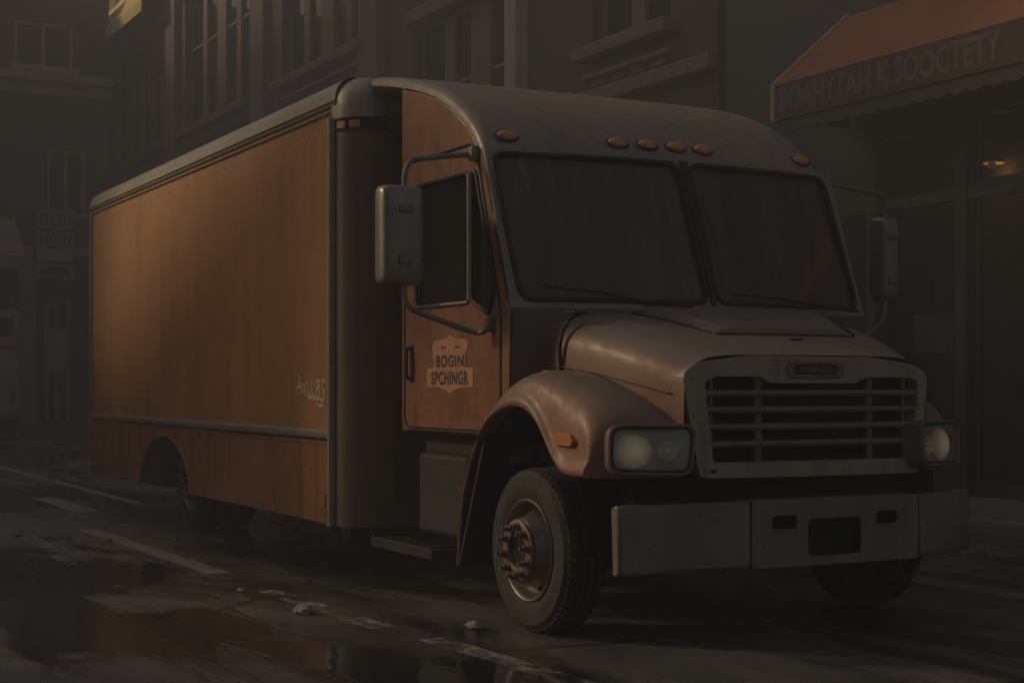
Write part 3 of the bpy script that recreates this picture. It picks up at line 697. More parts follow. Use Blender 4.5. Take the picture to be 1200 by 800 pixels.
for z in (1.455, 1.357, 1.257, 1.157):
    s = (z-1.05)/.5; y0, y1 = .735-.055*s-.01, 2.245+.05*s+.01
    loft(bm, [[(gm(y, z).x-.035+dx, y, z+dz) for dx, dz in ((.02,-.016),(.03,.0),(.022,.02),(-.04,.026),(-.04,-.02))] for y in [y0+(y1-y0)*k/10 for k in range(11)]], True, True, True)
obj('grille_bar', bm, 'grille', gr, bev=.003)
for y0, w in ((1.05, .05), (1.90, .045), (.735, .025), (2.2, .025)):
    bm = nb(); box(bm, gm(y0, 1).x-.09, gm(y0, 1).x-.045, y0, y0+w, 1.04, 1.56); obj('grille_post', bm, 'grille', gr, smooth=False, bev=.004)
# oval emblem
bm = nb(); plate(bm, rrect(1.24, 1.67, 1.545, 1.65, .055, 8), [rrect(1.29, 1.62, 1.567, 1.628, .032, 8)], lambda u, v: gm(u, v)+Vector((.016, 0, 0)), (-.03, 0, 0)); em = obj('emblem_ring', bm, 'grille', gr, bev=.005)
bm = nb(); plate(bm, rrect(1.285, 1.625, 1.563, 1.632, .034, 8), [], lambda u, v: gm(u, v)+Vector((.006, 0, 0)), (-.01, 0, 0)); obj('emblem_plate', bm, 'black', em)
bm = nb(); textmesh(bm, 'FREMNERS', .052, lambda u, v: gm(1.455+u, 1.58+v)+Vector((.008, 0, 0)), (0, 0, 0), bold=.001, spacing=1.0); obj('emblem_lettering', bm, 'grille', em, smooth=False)
bm = nb(); bmesh.ops.create_uvsphere(bm, u_segments=12, v_segments=6, radius=1, matrix=Matrix.Translation((GX-.03, .735, 1.005)) @ Matrix.Diagonal((.01, .03, .012, 1))); obj('tow_slot', bm, 'hole', gr)

# ---- fenders with headlights
FB = .975
def fx(x, s):    # sweep the nose back towards the outside
    k = max(0, (x-.35)/.55); return x - .20*k*k*(1-s)**1.6
def lip(x):
    a = [(-.66, 1.13), (-.60, 1.20), (-.52, 1.26), (-.40, 1.32), (-.25, 1.36), (-.1, 1.372), (.02, 1.35), (.14, 1.28), (.22, 1.20), (.30, 1.10), (.36, 1.035), (.44, .985), (.52, FB), (2, FB)]
    for p, q in zip(a, a[1:]):
        if p[0] <= x <= q[0]: return p[1]+(q[1]-p[1])*(x-p[0])/(q[0]-p[0])
    return 1.1
top = [(-.66, 1.17), (-.62, 1.26), (-.54, 1.37), (-.44, 1.46), (-.30, 1.545), (-.12, 1.60), (.08, 1.60), (.28, 1.56), (.5, 1.49), (.68, 1.42), (.8, 1.355), (.88, 1.29), (.915, 1.20)]
def ftop(x):
    for p, q in zip(top, top[1:]):
        if p[0] <= x <= q[0]: return p[1]+(q[1]-p[1])*(x-p[0])/(q[0]-p[0])
    return 1.2
def fender(mir):
    Y = (lambda y: y) if not mir else (lambda y: 2.78-y if y < .3 else 2.78-y)
    bm = nb(); secs = []
    for x in (-.66, -.62, -.54, -.44, -.34, -.24, -.12, 0, .1, .18, .26, .32, .38, .46, .54, .66, .76, .84, .89, .915):
        zl, zt = lip(x), ftop(x); h = max(.03, zt-zl)
        sec = [(.09, zl+.005), (.0, zl), (-.018, zl+.012), (-.02, zl+.05*min(1, h/.2)), (.008, zl+.085*min(1, h/.2)), (.015, zl+.4*h), (.03, zl+.68*h), (.075, zl+.86*h), (.15, zl+.96*h), (.24, zt), (.36, zt-.005), (.56, zt-.04)]
        secs.append([(fx(x, min(1, max(0, y/.5))), Y(y), z) for y, z in sec])
    rows = loft(bm, secs)
    c0 = secs[-1]
    # front face below the nose
    fr = [bm.verts.new((fx(.925, min(1, max(0, y/.5))), Y(y), FB+(z-FB)*.55)) for (x, yy, z), y in zip(c0, [p[0] for p in sec])]
    fr2 = [bm.verts.new((fx(.925, min(1, max(0, y/.5))), Y(y), FB)) for y in [p[0] for p in sec]]
    L = rows[-1]
    for k in range(len(L)-1):
        bm.faces.new((L[k], L[k+1], fr[k+1], fr[k])); bm.faces.new((fr[k], fr[k+1], fr2[k+1], fr2[k]))
    bmesh.ops.remove_doubles(bm, verts=bm.verts[:], dist=.001)
    f = obj('fender', bm, 'fender', T, sub=2)
    # wheel well
    bm = nb()
    loft(bm, [[(-.02+r*math.cos(a)*1.0, Y(y), .62+ .70*math.sin(a)) for a in [R(-8+196*k/20) for k in range(21)]] for y, r in ((.05, .64), (.45, .62))])
    obj('wheel_well', bm, 'hole', T)
    return f
nf = fender(False); ff = fender(True)
# mud flap behind front wheel (dark liner with a thin lit edge)
for Y in (lambda y: y, lambda y: 2.78-y):
    edge_pts = [(-.60, 1.24), (-.74, 1.13), (-.85, .98), (-.95, .75), (-1.0, .5), (-1.01, .30)]
    bm = nb(); loft(bm, [[(x, Y(.03), z) for x, z in edge_pts], [(x+.02, Y(.03), z-.005) for x, z in edge_pts], [(x+.02, Y(.55), z) for x, z in edge_pts], [(x, Y(.55), z) for x, z in edge_pts]], True)
    mf = obj('mud_flap', bm, 'black', T, smooth=True)
    bm = nb(); tube(bm, [(x, Y(.03), z) for x, z in edge_pts], .009, 6); obj('flap_edge', bm, 'skirt', mf)
    bm = nb(); box(bm, -1.02, -.45, min(Y(.3), Y(.34)), max(Y(.3), Y(.34)), .45, 1.2); obj('inner_liner', bm, 'hole', T, smooth=False)
# side marker / turn lamp on the fender
for Y, s in ((lambda y: y, 1), (lambda y: 2.78-y, -1)):
    bm = nb(); plate(bm, rpoly([(.35, 1.155), (.55, 1.15), (.575, 1.185), (.52, 1.225), (.36, 1.225)], .02, 4), [], lambda u, v: Vector((u-.0, Y(.055), v)), (0, s*-.068, 0)); obj('turn_lamp', bm, 'amber', T, bev=.012, seg=3)
# headlights
def headlight(mir):
    c = Vector((.925, .30 if not mir else 2.46, 1.135)); n = Vector((1, -.36 if not mir else .36, .10)).normalized()
    s = Vector((0, 0, 1)).cross(n).normalized(); u = n.cross(s)
    fm = lambda d: (lambda a, b: c + s*a + u*b + n*d)
    W, H = .235, .128
    def out(w, h, r): return rpoly([(-w, -h*.92), (w*.93, -h), (w, h*.8), (w*.9, h), (-w*.98, h)], r, 6)
    bm = nb(); plate(bm, out(W+.022, H+.022, .085), [out(W, H, .07)], fm(.02), n*-.15); hb = obj('headlight', bm, 'grille', T, bev=.012, seg=3)
    bm = nb(); plate(bm, out(W, H, .07), [out(W-.018, H-.018, .06)], fm(.006), n*-.06); obj('headlight_gasket', bm, 'black', hb, bev=.004)
    bm = nb(); plate(bm, out(W, H, .05), [], fm(-.055), n*-.01); obj('headlight_housing', bm, 'metal', hb, smooth=False)
    k = -1 if not mir else 1
    for (a0, rr, mat, d) in ((k*.085, .095, 'chrome', -.05), (-k*.10, .06, 'chrome', -.05)):
        bm = nb(); rows = []
        for i in range(9):
            q = i/8; rows.append([fm(d+.028*q*q)(a0+rr*q*math.cos(t), rr*q*math.sin(t)) for t in [2*math.pi*j/28 for j in range(28)]])
        loft(bm, rows[1:], True); obj('reflector', bm, mat, hb)
    bm = nb(); rows = []
    for i in range(9):
        q = i/8; rows.append([fm(-.045+.04*math.sqrt(1-q*q))(k*.095+.112*q*math.cos(t_), .10*q*math.sin(t_)) for t_ in [2*math.pi*j/32 for j in range(32)]])
    loft(bm, rows[1:], True); bm.faces.new([v for v in bm.verts[:32]]); obj('headlight_bulb', bm, 'bulb', hb)
    bm = nb(); bmesh.ops.create_uvsphere(bm, u_segments=12, v_segments=8, radius=.022, matrix=Matrix.Translation(fm(-.02)(-k*.10, 0))); obj('marker_bulb', bm, 'chrome', hb)
    bm = nb(); rows = []
    for i in range(7):
        q = i/6; rows.append([fm(.012+.022*(1-q*q))(a*q, b*q) for a, b in out(W-.012, H-.012, .06)])
    loft(bm, rows[1:], True); bm.faces.new([v for v in bm.verts[:len(out(W, H, .05))]]); obj('headlight_lens', bm, 'headglass', hb)
headlight(False); headlight(True)

# ---- bumper
def bump_seg(pts, z0, z1, name, holes=None, parent=T, dep=.16):
    """pts: (y, x) plan polyline"""
    bm = nb()
    if holes is None:
        prof = [(-dep, z1-.02), (-.03, z1), (-.008, z1-.008), (0, z1-.03), (.004, z0+.03), (-.01, z0+.008), (-dep+.02, z0)]
        secs = []
        for i, (y, x) in enumerate(pts):
            secs.append([(x+dx, y, z) for dx, z in prof])
        loft(bm, secs, True, True, True)
    else:
        ys = [p[0] for p in pts]
        o = dens(rrect(min(ys), max(ys), z0, z1, .012, 2))
        def f(u, v):
            for a, b in zip(pts, pts[1:]):
                if a[0]-1e-6 <= u <= b[0]+1e-6: return Vector((a[1]+(b[1]-a[1])*(u-a[0])/(b[0]-a[0]), u, v))
            return Vector((pts[-1][1], u, v))
        plate(bm, o, [dens(h) for h in holes], f, (-.02, 0, 0))
        box(bm, pts[0][1]-.16, pts[0][1]-.021, min(ys), max(ys), z1-.022, z1-.002)
    return obj(name, bm, 'bumper', parent, bev=.008, seg=2, angle=30)
zb0, zb1 = .435, .835
bump_seg([(.055, .955), (.075, .972), (.3, .985), (.935, 1.0)], zb0, zb1, 'bumper_end', None, T, .07)
cb = bump_seg([(.95, 1.0), (2.215, 1.0)], zb0, zb1, 'bumper_centre', [rrect(1.36, 1.765, .49, .71, .04), rrect(1.08, 1.28, .655, .745, .04), rrect(1.87, 2.05, .655, .745, .04)])
bump_seg([(2.23, 1.0), (2.45, .965), (2.72, .87), (2.84, .80), (2.86, .70)], zb0, zb1, 'bumper_end')
bm = nb(); box(bm, .84, .90, 1.0, 2.15, .45, .80); obj('bumper_recess', bm, 'hole', T, smooth=False)
for y0, y1 in ((1.08, 1.28), (1.87, 2.05)):
    bm = nb(); tube(bm, [Vector((1.002, y, z)) for y, z in rrect(y0, y1, .655, .745, .04)], .007, 6, closed=True); obj('tow_eye_rim', bm, 'bumper', cb)
bm = nb(); box(bm, .5, .83, .25, 2.5, .62, .96); obj('front_crossmember', bm, 'hole', T, smooth=False)

# ---- mirrors
def mirror(mir):
    if not mir:
        Y = lambda y: y
    else:
        Y = lambda y: CL+CR-y+(.0 if y > 0 else .22)
    loop = [(-.99, Y(CL-.01), 3.045), (-1.02, Y(CL-.10), 3.04), (-1.05, Y(-.30), 2.99), (-1.06, Y(-.34), 2.90), (-1.06, Y(-.345), 2.2), (-1.06, Y(-.34), 2.06), (-1.03, Y(-.30), 2.0), (-.86, Y(.0), 1.87), (-.79, Y(CL-.08), 1.845), (-.74, Y(CL-.06), 1.85), (-.74, Y(CL-.02), 1.92)]
    bm = nb(); tube(bm, fillet(loop, .06, 4), .019, 10); a = obj('mirror_arm', bm, 'arm', T)
    for x, z in ((-.98, 3.05), (-.74, 1.90)):
        bm = nb(); box(bm, x-.035, x+.035, min(Y(CL-.05), Y(CL+.0)), max(Y(CL-.05), Y(CL)), z-.05, z+.05); obj('mirror_bracket', bm, 'arm', a, bev=.012)
    bm = nb(); secs = []
    yc = Y(-.36); KM = .55 if mir else 1.
    for dx, k in ((-.10, .93), (-.09, .985), (-.06, 1.0), (-.02, 1.0), (.03, .95), (.06, .82), (.075, .55)):
        secs.append([(-1.06+dx-.02*0, yc+a_*k*KM, 2.49+b_*(.5+.5*k if k > .8 else k*.95)) for a_, b_ in rpoly([(-.155, -.33), (.155, -.33), (.155, .33), (-.155, .33)], .06, 5)])
    loft(bm, secs, True, True, True); hd = obj('mirror_head', bm, 'metal', a, sub=1)
    bm = nb(); plate(bm, rrect(-.135*KM, .135*KM, -.30, .30, .05), [], lambda u, v: Vector((-1.165, yc+u, 2.49+v)), (-.004, 0, 0)); obj('mirror_glass', bm, 'windglass', hd)
    for z in (2.66, 2.32):
        bm = nb(); box(bm, -1.05, -.97, yc-.05, yc+.05, z-.03, z+.03); obj('mirror_clamp', bm, 'arm', hd, bev=.01)
mirror(False); mirror(True)

# ------------------------------------------------------------------ buildings
def facade(name, label, x0, x1, y, z1, mat, wins, depth=12, doors=(), trim='trimA', mull=2, extras=None, parts='pane'):
    """street wall at y facing -y; wins = (xa, xb, za, zb)"""
    b = thing(name, ((x0+x1)/2, y+depth/2, 0), label, 'building')
    bm = nb()
    plate(bm, [(x0, 0), (x1, 0), (x1, z1), (x0, z1)], [[(a, c), (bb, c), (bb, d), (a, d)] for a, bb, c, d in wins], lambda u, v: Vector((u, y, v)), (0, .45, 0))
    wl = obj('wall', bm, mat, b, smooth=False)
    bm = nb(); box(bm, x0, x1, y+.46, y+depth, 0, z1-.05); obj('inner_block', bm, 'hole', b, smooth=False)
    for a, bb, c, d in wins:
        bm = nb(); box(bm, a, a+.10, y+.20, y+.32, c, d); box(bm, bb-.10, bb, y+.2, y+.32, c, d); box(bm, a+.1, bb-.1, y+.2, y+.32, d-.1, d); box(bm, a+.1, bb-.1, y+.2, y+.32, c, c+.1)
        n = max(1, round((bb-a)/1.5))
        for k in range(1, n):
            xm = a+(bb-a)*k/n; w = .2 if k % 2 else .42
            box(bm, xm-w, xm+w, y+.16, y+.33, c+.1, d-.1)
        zm = c+(d-c)*.62; box(bm, a+.1, bb-.1, y+.22, y+.31, zm-.04, zm+.04)
        w = obj('window', bm, 'trimA' if mat != 'shopbrick' else 'frame', b, smooth=False)
        bm = nb(); box(bm, a, bb, y+.25, y+.258, c, d); obj('pane', bm, 'pane', w, smooth=False)
        bm = nb()
        n2 = max(2, int((bb-a)/1.3))
        for k in range(n2):
            xa = a+(bb-a)*(k+.1)/n2; q = []
            wd = (bb-a)/n2*random.uniform(.25, .5)
            loft(bm, [[(xa+wd*i/8, y+.36+.03*math.sin(i*2.2), z) for i in range(9)] for z in (c, (c+d)/2, d)])
        obj('curtain', bm, 'drape', w)
        bm = nb(); box(bm, a-.25, bb+.25, y-.32, y+.0-.003, c-.28, c-.05); obj('sill', bm, trim, w, smooth=False, bev=.03)
        bm = nb(); box(bm, a-.15, bb+.15, y-.16, y-.003, c-.6, c-.5); obj('apron', bm, trim, w, smooth=False, bev=.03)
        bm = nb(); box(bm, a-.2, bb+.2, y-.18, y-.003, d+.02, d+.32); obj('lintel', bm, trim, w, smooth=False, bev=.03)
    return b
FY = 9.3
A = facade('brown_building', 'tall brown stone building with wide mullioned windows behind the box of the truck', -60, -23.6, FY, 23, 'stoneA',
           [(-47.0, -41.6, 9.5, 13.3), (-39.7, -33.1, 9.5, 13.6), (-30.6, -24.9, 9.5, 13.6), (-43.5, -34, 1.0, 5.5), (-31.5, -25, 1.0, 5.5)])
trimpart(A, 'belt_course', 'trimA', [(-60, -23.6, FY-.25, FY-.003, 7.6, 7.9), (-60, -23.6, FY-.15, FY-.003, 6.6, 6.75), (-60, -23.6, FY-.3, FY-.003, 15.6, 16.2)])
for x in (-48.3, -40.7, -32.1, -24.3): trimpart(A, 'pilaster', 'trimA', [(x-.55, x+.55, FY-.22, FY-.003, 7.92, 15.58)])
bm = nb(); loft(bm, [[(x, FY-.02, 15.5), (x, FY-1.0, 13.9), (x, FY-1.0, 13.5), (x, FY-.96, 13.5), (x, FY-.96, 13.88), (x, FY-.02, 15.4)] for x in (-48.6, -41.2)], True, True, True)
tag(obj('window_canopy', bm, 'ochre', smooth=False), 'ochre cloth canopy above the leftmost tall window of the brown stone building', 'canopy')
Bq = facade('brick_building', 'dark brown brick building with stepped sills seen above the truck cab', -23.4, -11.0, FY, 23, 'stoneB',
            [(-22.2, -17.9, 5.4, 9.2), (-14.7, -12.3, 7.35, 10.4), (-21.5, -18, .9, 3.8), (-15.5, -12, .9, 3.8), (-22.2, -17.9, 11.4, 14.4)])
trimpart(Bq, 'pilaster', 'endtrim', [(-17.45, -17.0, FY-.3, FY-.003, 0, 14.8)])
trimpart(Bq, 'belt_course', 'trimA', [(-17.0, -11.0, FY-.2, FY-.003, 6.3, 6.55), (-23.4, -17.45, FY-.2, FY-.003, 10.2, 10.5), (-23.4, -11, FY-.4, FY-.003, 14.8, 15.3)])
for i in range(4): trimpart(Bq, 'stone_block', 'trimA', [(-14.6+.6*i, -14.2+.6*i, FY-.06, FY-.003, 6.62, 6.85)], .02)
# hanging lantern before the brown building
bm = nb(); tube(bm, [(-26.8, FY-.05, 12.0), (-26.8, FY-1.2, 12.2)], .05, 8)
lan = thing('wall_lantern', (-26.8, FY-.02, 11.0), 'dark wrought lantern on an arm against the brown stone wall', 'lantern')
obj('arm', bm, 'frame', lan)
bm = nb(); loft(bm, [[(-26.8+r*math.cos(a), FY-1.2+r*math.sin(a), z) for a in [math.pi*k/3 for k in range(6)]] for r, z in ((.12, 12.2), (.9, 11.75), (.75, 11.7), (.35, 11.0), (.1, 10.9))], True, True, True); obj('lantern_shade', bm, 'frame', lan, smooth=False)

# shop building on the right
SX0, SX1 = -10.8, 6.0
shop = thing('corner_shop', ((SX0+SX1)/2, FY+5, 0), 'dark shop building with large divided windows under an orange awning', 'shop building')
openings = [(-8.6, -6.0, 3.95, 4.75), (-5.75, -3.2, 3.95, 4.75), (-8.6, -6.0, .75, 3.78), (-5.75, -3.2, .35, 3.78), (-2.6, .6, .75, 4.7)]
openings = [(-9.9, -7.55, .75, 3.75), (-7.35, -5.95, .75, 3.75), (-7.35, -5.95, 3.87, 4.72), (-5.7, -3.3, .3, 3.82), (-5.7, -3.3, 3.95, 4.8), (-2.9, .8, .75, 3.8)]
bm = nb(); plate(bm, [(SX0, 0), (SX1, 0), (SX1, 20), (SX0, 20)], [[(a, c), (b_, c), (b_, d), (a, d)] for a, b_, c, d in openings], lambda u, v: Vector((u, FY, v)), (0, .12, 0)); obj('wall', bm, 'shopwall', shop, smooth=False)
bm = nb(); box(bm, SX0, SX1, FY+4.5, FY+9, 0, 20); box(bm, SX0, SX0+.2, FY+.31, FY+4.5, 0, 20); box(bm, SX1-.2, SX1, FY+.31, FY+4.5, 0, 20); box(bm, SX0, SX1, FY+.31, FY+4.5, 5.3, 5.6); box(bm, SX0+.2, SX1-.2, FY+.31, FY+4.5, .0, .1)
obj('shop_interior', bm, 'shopwall', shop, smooth=False)
for a, b_, c, d in openings:
    bm = nb(); w = .05
    box(bm, a, a+w, FY+.03, FY+.1, c, d); box(bm, b_-w, b_, FY+.03, FY+.1, c, d); box(bm, a+w, b_-w, FY+.03, FY+.1, c, c+w); box(bm, a+w, b_-w, FY+.03, FY+.1, d-w, d)
    wd = obj('shop_window', bm, 'frame', shop, smooth=False)
    bm = nb(); box(bm, a+w, b_-w, FY+.06, FY+.066, c+w, d-w); obj('pane', bm, 'shopglass', wd, smooth=False)
trimpart(shop, 'transom_rail', 'frame', [(SX0, SX1, FY-.08, FY-.003, 3.76, 3.86)], .01)
for x in (-7.45, -5.83, -3.1): trimpart(shop, 'shopfront_post', 'shopwall', [(x-.09, x+.09, FY-.1, FY-.083, .0, 4.9), (x-.09, x+.09, FY-.082, FY-.003, .0, 3.75)], .01)
trimpart(shop, 'stall_riser', 'shopwall', [(SX0, -5.75, FY-.06, FY-.003, .0, .7)], .01)
# faint notices in the shop windows
for x, z, w, h in ((-6.9, 1.9, .7, .5), (-5.0, 2.2, .5, .42), (-5.0, 1.5, .5, .35)):
    bm = nb(); box(bm, x, x+w, FY+.14, FY+.146, z, z+h); tag(obj('window_notice', bm, 'signpanel', smooth=False), 'grey paper notice inside the shop window, %s' % ('beside the right hand truck mirror' if x < -6 else ('upper of two near the picture edge' if z > 2 else 'lower of two near the picture edge')), 'notice')
# warm lamp inside
lampT = thing('shop_lamp', (-6.3, FY+.9, 4.18), 'small warm lamp glowing behind the upper shop window', 'lamp')
bm = nb(); bmesh.ops.create_uvsphere(bm, u_segments=16, v_segments=10, radius=.055, matrix=Matrix.Translation((-6.3, FY+.9, 4.3))); obj('lamp_globe', bm, 'lamp', lampT)
bm = nb(); tube(bm, [(-6.3, FY+.9, 4.4), (-6.3, FY+.9, 5.3)], .012, 6); obj('lamp_cord', bm, 'frame', lampT)

bm = nb(); loft(bm, [[(-6.3+r*math.cos(a), FY+.9+r*math.sin(a), z) for a in [2*math.pi*k/20 for k in range(20)]] for r, z in ((.05, 4.46), (.07, 4.44), (.17, 4.33), (.165, 4.33), (.06, 4.435))], True); obj('lamp_shade', bm, 'ochre', lampT)
bm = nb(); box(bm, -7.6, -3.2, FY+1.15, FY+1.2, .1, 5.28); obj('glow_panel', bm, 'drape', shop, smooth=False)  # pale panel added behind the lamp to catch its glow
pl = bpy.data.lights.new('shop_bulb', 'POINT'); pl.energy = 2.2; pl.color = (1, .55, .2); pl.shadow_soft_size = .06
po = bpy.data.objects.new('shop_bulb', pl); COL.objects.link(po); po.location = (-6.3, FY+.98, 4.22)
# awning
aw = thing('shop_awning', (-2, 8.6, 4.6), 'orange sloped awning with lettered brown band and scalloped fringe over the shop', 'awning')
AX0, AX1, AY = -7.95, 3.5, 8.0
bm = nb(); loft(bm, [[(x, AY, 5.40), (x, FY-.05, 6.45)] for x in (AX0, AX1)] ); loft(bm, [[(x, AY, 5.38), (x, FY-.05, 6.43)] for x in (AX0, AX1)]); obj('awning_slope', bm, 'awning', aw, smooth=False)
bm = nb(); box(bm, AX0, AX1, AY-.012, AY+.012, 4.93, 5.40); val = obj('awning_band', bm, 'valance', aw, smooth=False)
bm = nb(); textmesh(bm, 'BOAHYTAN K SOOCTETY', .44, lambda u, v: Vector((AX0+.13+u*.74, AY-.0125, 5.03+v)), (0, -.003, 0), bold=.012, spacing=1.0, align='LEFT'); obj('awning_lettering', bm, 'sign_letter', val, smooth=False)
bm = nb(); pts = [(AX0, 4.92)]
n = 40; wv = (AX1-AX0)/n
low = []
for i in range(n):
    for k in range(8): low.append((AX0+wv*(i+k/8), 4.80-.0-.05*abs(math.sin(math.pi*k/8))))
low.append((AX1, 4.80))
plate(bm, [(AX1, 4.925), (AX0, 4.925)]+low, [], lambda u, v: Vector((u, AY+.02, v)), (0, .01, 0)); fg = obj('awning_fringe', bm, 'fringe', aw, smooth=False)
bm = nb(); tube(bm, [(u, AY+.018, v) for u, v in low], .01, 5); obj('fringe_piping', bm, 'valance', fg)
bm = nb(); tube(bm, [(AX0, AY, 4.93), (AX0, AY, 5.40), (AX0, FY-.05, 6.45)], .045, 8); obj('awning_edge', bm, 'edge', aw)
bm = nb(); plate(bm, [(AY, 4.93), (AY, 5.39), (FY-.06, 6.43), (FY-.06, 4.93)], [], lambda u, v: Vector((AX0+.03, u, v)), (.01, 0, 0)); obj('awning_end_panel', bm, 'valance', aw, smooth=False)

# end of the street
EX = -46.0
endb = thing('street_end_building', (EX-6, -8, 0), 'hazy grey brown building closing the far end of the street', 'building')
ew = [(6.3, 7.6, 7.4, 9.6), (2.2, 4.2, 7.4, 10.6), (-2.5, .5, 7.4, 10.6), (-8, -5, 7.4, 10.6), (5.2, 7.2, 12.4, 13.9), (1.0, 4.0, 12.4, 13.9), (6.25, 7.1, .3, 4.4), (1.0, 5.2, .8, 4.6), (-6, -1, .8, 4.6)]
bm = nb(); plate(bm, [(-26, 0), (8.4, 0), (8.4, 15.2), (-26, 15.2)], [[(a, c), (b_, c), (b_, d), (a, d)] for a, b_, c, d in ew], lambda u, v: Vector((EX, u, v)), (-.4, 0, 0)); obj('wall', bm, 'endwall', endb, smooth=False)
bm = nb(); box(bm, EX-12, EX-.42, -26, 8.4, 0, 15.1); obj('inner_block', bm, 'hole', endb, smooth=False)
for a, b_, c, d in ew:
    bm = nb(); box(bm, EX-.3, EX-.1, a, a+.12, c, d); box(bm, EX-.3, EX-.1, b_-.12, b_, c, d); box(bm, EX-.28, EX-.12, (a+b_)/2-.06, (a+b_)/2+.06, c, d); box(bm, EX-.29, EX-.11, a+.12, b_-.12, d-.12, d)
    w = obj('window' if c > .5 else 'door', bm, 'endtrim', endb, smooth=False)
    bm = nb(); box(bm, EX-.22, EX-.21, a, b_, c, d); obj('pane', bm, 'pane', w, smooth=False)
    if c > 5:
        bm = nb(); box(bm, EX+.003, EX+.25, a-.15, b_+.15, c-.25, c-.03); obj('sill', bm, 'endtrim', w, smooth=False, bev=.03)
trimpart(endb, 'cornice', 'endtrim', [(EX+.003, EX+.75, -26, 8.4, 11.75, 12.05), (EX+.003, EX+.45, -26, 8.4, 11.35, 11.745), (EX+.003, EX+.2, -26, 8.4, 5.9, 6.2)])
for y in (8.0, 5.6, .6): trimpart(endb, 'pilaster', 'endtrim', [(EX+.003, EX+.2, y-.3, y+.3, 0, 5.89)])
# poster on the end wall
bm = nb(); box(bm, EX+.21, EX+.24, 6.15, 6.95, 2.0, 3.4); bm2 = None
tag(obj('wall_poster', bm, 'signpanel', smooth=False), 'pale poster on the wall beside the door at the street end', 'poster')
# stacked signs
ss = thing('stacked_sign', (EX+.3, 6.3, 4.9), 'stack of four small framed sign boards hanging on the far end building', 'sign')
for k, (z, h) in enumerate(((6.75, .62), (6.15, .5), (5.65, .42), (5.05, .5))):
    bm = nb(); box(bm, EX+.9, EX+1.0, 5.75+.0*k, 7.0, z, z+h); sb = obj('sign_board', bm, 'endtrim', ss, smooth=False, bev=.02)
    bm = nb(); box(bm, EX+1.003, EX+1.012, 5.87, 6.88, z+.09, z+h-.09); obj('sign_face', bm, 'signdark' if k != 2 else 'signpanel', sb, smooth=False)
    if k in (0, 1):
        bm = nb()
        for i in range(6): box(bm, EX+1.014, EX+1.02, 5.97+.15*i, 6.05+.15*i, z+.16, z+h-.17+.03*(i % 2))
        obj('sign_marks', bm, 'signpanel', sb, smooth=False)
bm = nb(); box(bm, EX+.21, EX+.9, 6.3, 6.4, 5.0, 7.3); obj('sign_bracket', bm, 'frame', ss, smooth=False)
# awning at the street end
ea = thing('striped_awning', (EX+1, 3.2, 5.0), 'pale sloping shop awning at the far left end of the street', 'awning')
bm = nb(); loft(bm, [[(EX+.22, y, 7.1), (EX+2.2, y, 5.7), (EX+2.2, y, 5.3), (EX+2.16, y, 5.3), (EX+2.16, y, 5.66), (EX+.22, y, 7.03)] for y in (-1, 5.1)], True, True, True); obj('awning_cloth', bm, 'endtrim', ea, smooth=False)
for q in ([(EX+2.2, -1, 5.71), (EX+2.2, 5.1, 5.71)], [(EX+.22, 5.12, 7.1), (EX+2.2, 5.12, 5.7)]):
    bm = nb(); tube(bm, q, .05, 8); obj('awning_bar', bm, 'ochre', ea)

# pale van at the far left
van = thing('parked_van', (-41.2, 3.1, 0), 'pale tall van with a red stripe parked at the far left of the street', 'van')
vx = -40.0
bm = nb(); loft(bm, [[(vx-4.8, y, z) for y, z in rrect(1.9, 4.3, .45, 3.75, .18)], [(vx, y, z) for y, z in rrect(1.9, 4.3, .45, 3.75, .18)]], True, True, True); obj('body', bm, 'white_van', van, bev=.05)
bm = nb(); box(bm, vx+.003, vx+.02, 2.1, 4.1, 2.95, 3.5); obj('rear_window', bm, 'pane', van, smooth=False)
for q in ((vx+.003, vx+.012, 1.92, 4.28, 2.55, 2.68), (vx-4.7, vx, 4.303, 4.31, 2.55, 2.68)): trimpart(van, 'stripe', 'red', [q], 0)
for y in (2.05, 4.1):
    bm = nb(); box(bm, vx+.003, vx+.05, y-.08, y+.08, .95, 1.25); obj('tail_lamp', bm, 'red', van, bev=.02)
bm = nb(); box(bm, vx, vx+.18, 1.95, 4.25, .42, .62); obj('bumper', bm, 'frame', van, bev=.03)
for x in (vx-.9, vx-3.9):
    for y, s in ((4.28, -1), (1.92, 1)):
        bm = nb(); lathe_y(bm, [(.0, .01), (.2, .02), (.22, .0), (.38, .0), (.42, .05), (.42, .2), (.3, .25)], x, .42, y, 24, s); obj('wheel', bm, 'tyre', van)

# near side of the street (behind the photographer's left shoulder): unseen blocks added and shaped to cast shade
def near(name, label, x0, x1, z1, dep=3, NY=-6.5):
    b = thing(name, ((x0+x1)/2, NY-dep/2, 0), label, 'building')
    holes = []
    x = x0+1.2 if x1-x0 > 4 else x1
    while x+1.6 < x1-.8:
        for z in (1.0, 4.6, 8.2, 11.8):
            if z+2.2 < z1-.6: holes.append((x, x+1.5, z, z+2.2))
        x += 3.0
    bm = nb(); plate(bm, [(x0, 0), (x1, 0), (x1, z1), (x0, z1)], [[(a, c), (b_, c), (b_, d), (a, d)] for a, b_, c, d in holes], lambda u, v: Vector((u, NY, v)), (0, -.3, 0)); obj('wall', bm, 'near', b, smooth=False)
    bm = nb(); box(bm, x0, x1, NY-dep, NY-.31, 0, z1-.02); obj('inner_block', bm, 'near', b, smooth=False)
    return b
near('tall_shade_row', 'unseen tall brick row added on the near side to shade the far street', -72, -22, 21.5)  # out of view; ends where sun is let through to the awning
near('narrow_shade_block', 'unseen narrow tall brick block added to shade the shop and part of its awning', -20.1, -17.4, 23, .9)  # out of view; sized to keep sun off the shop front
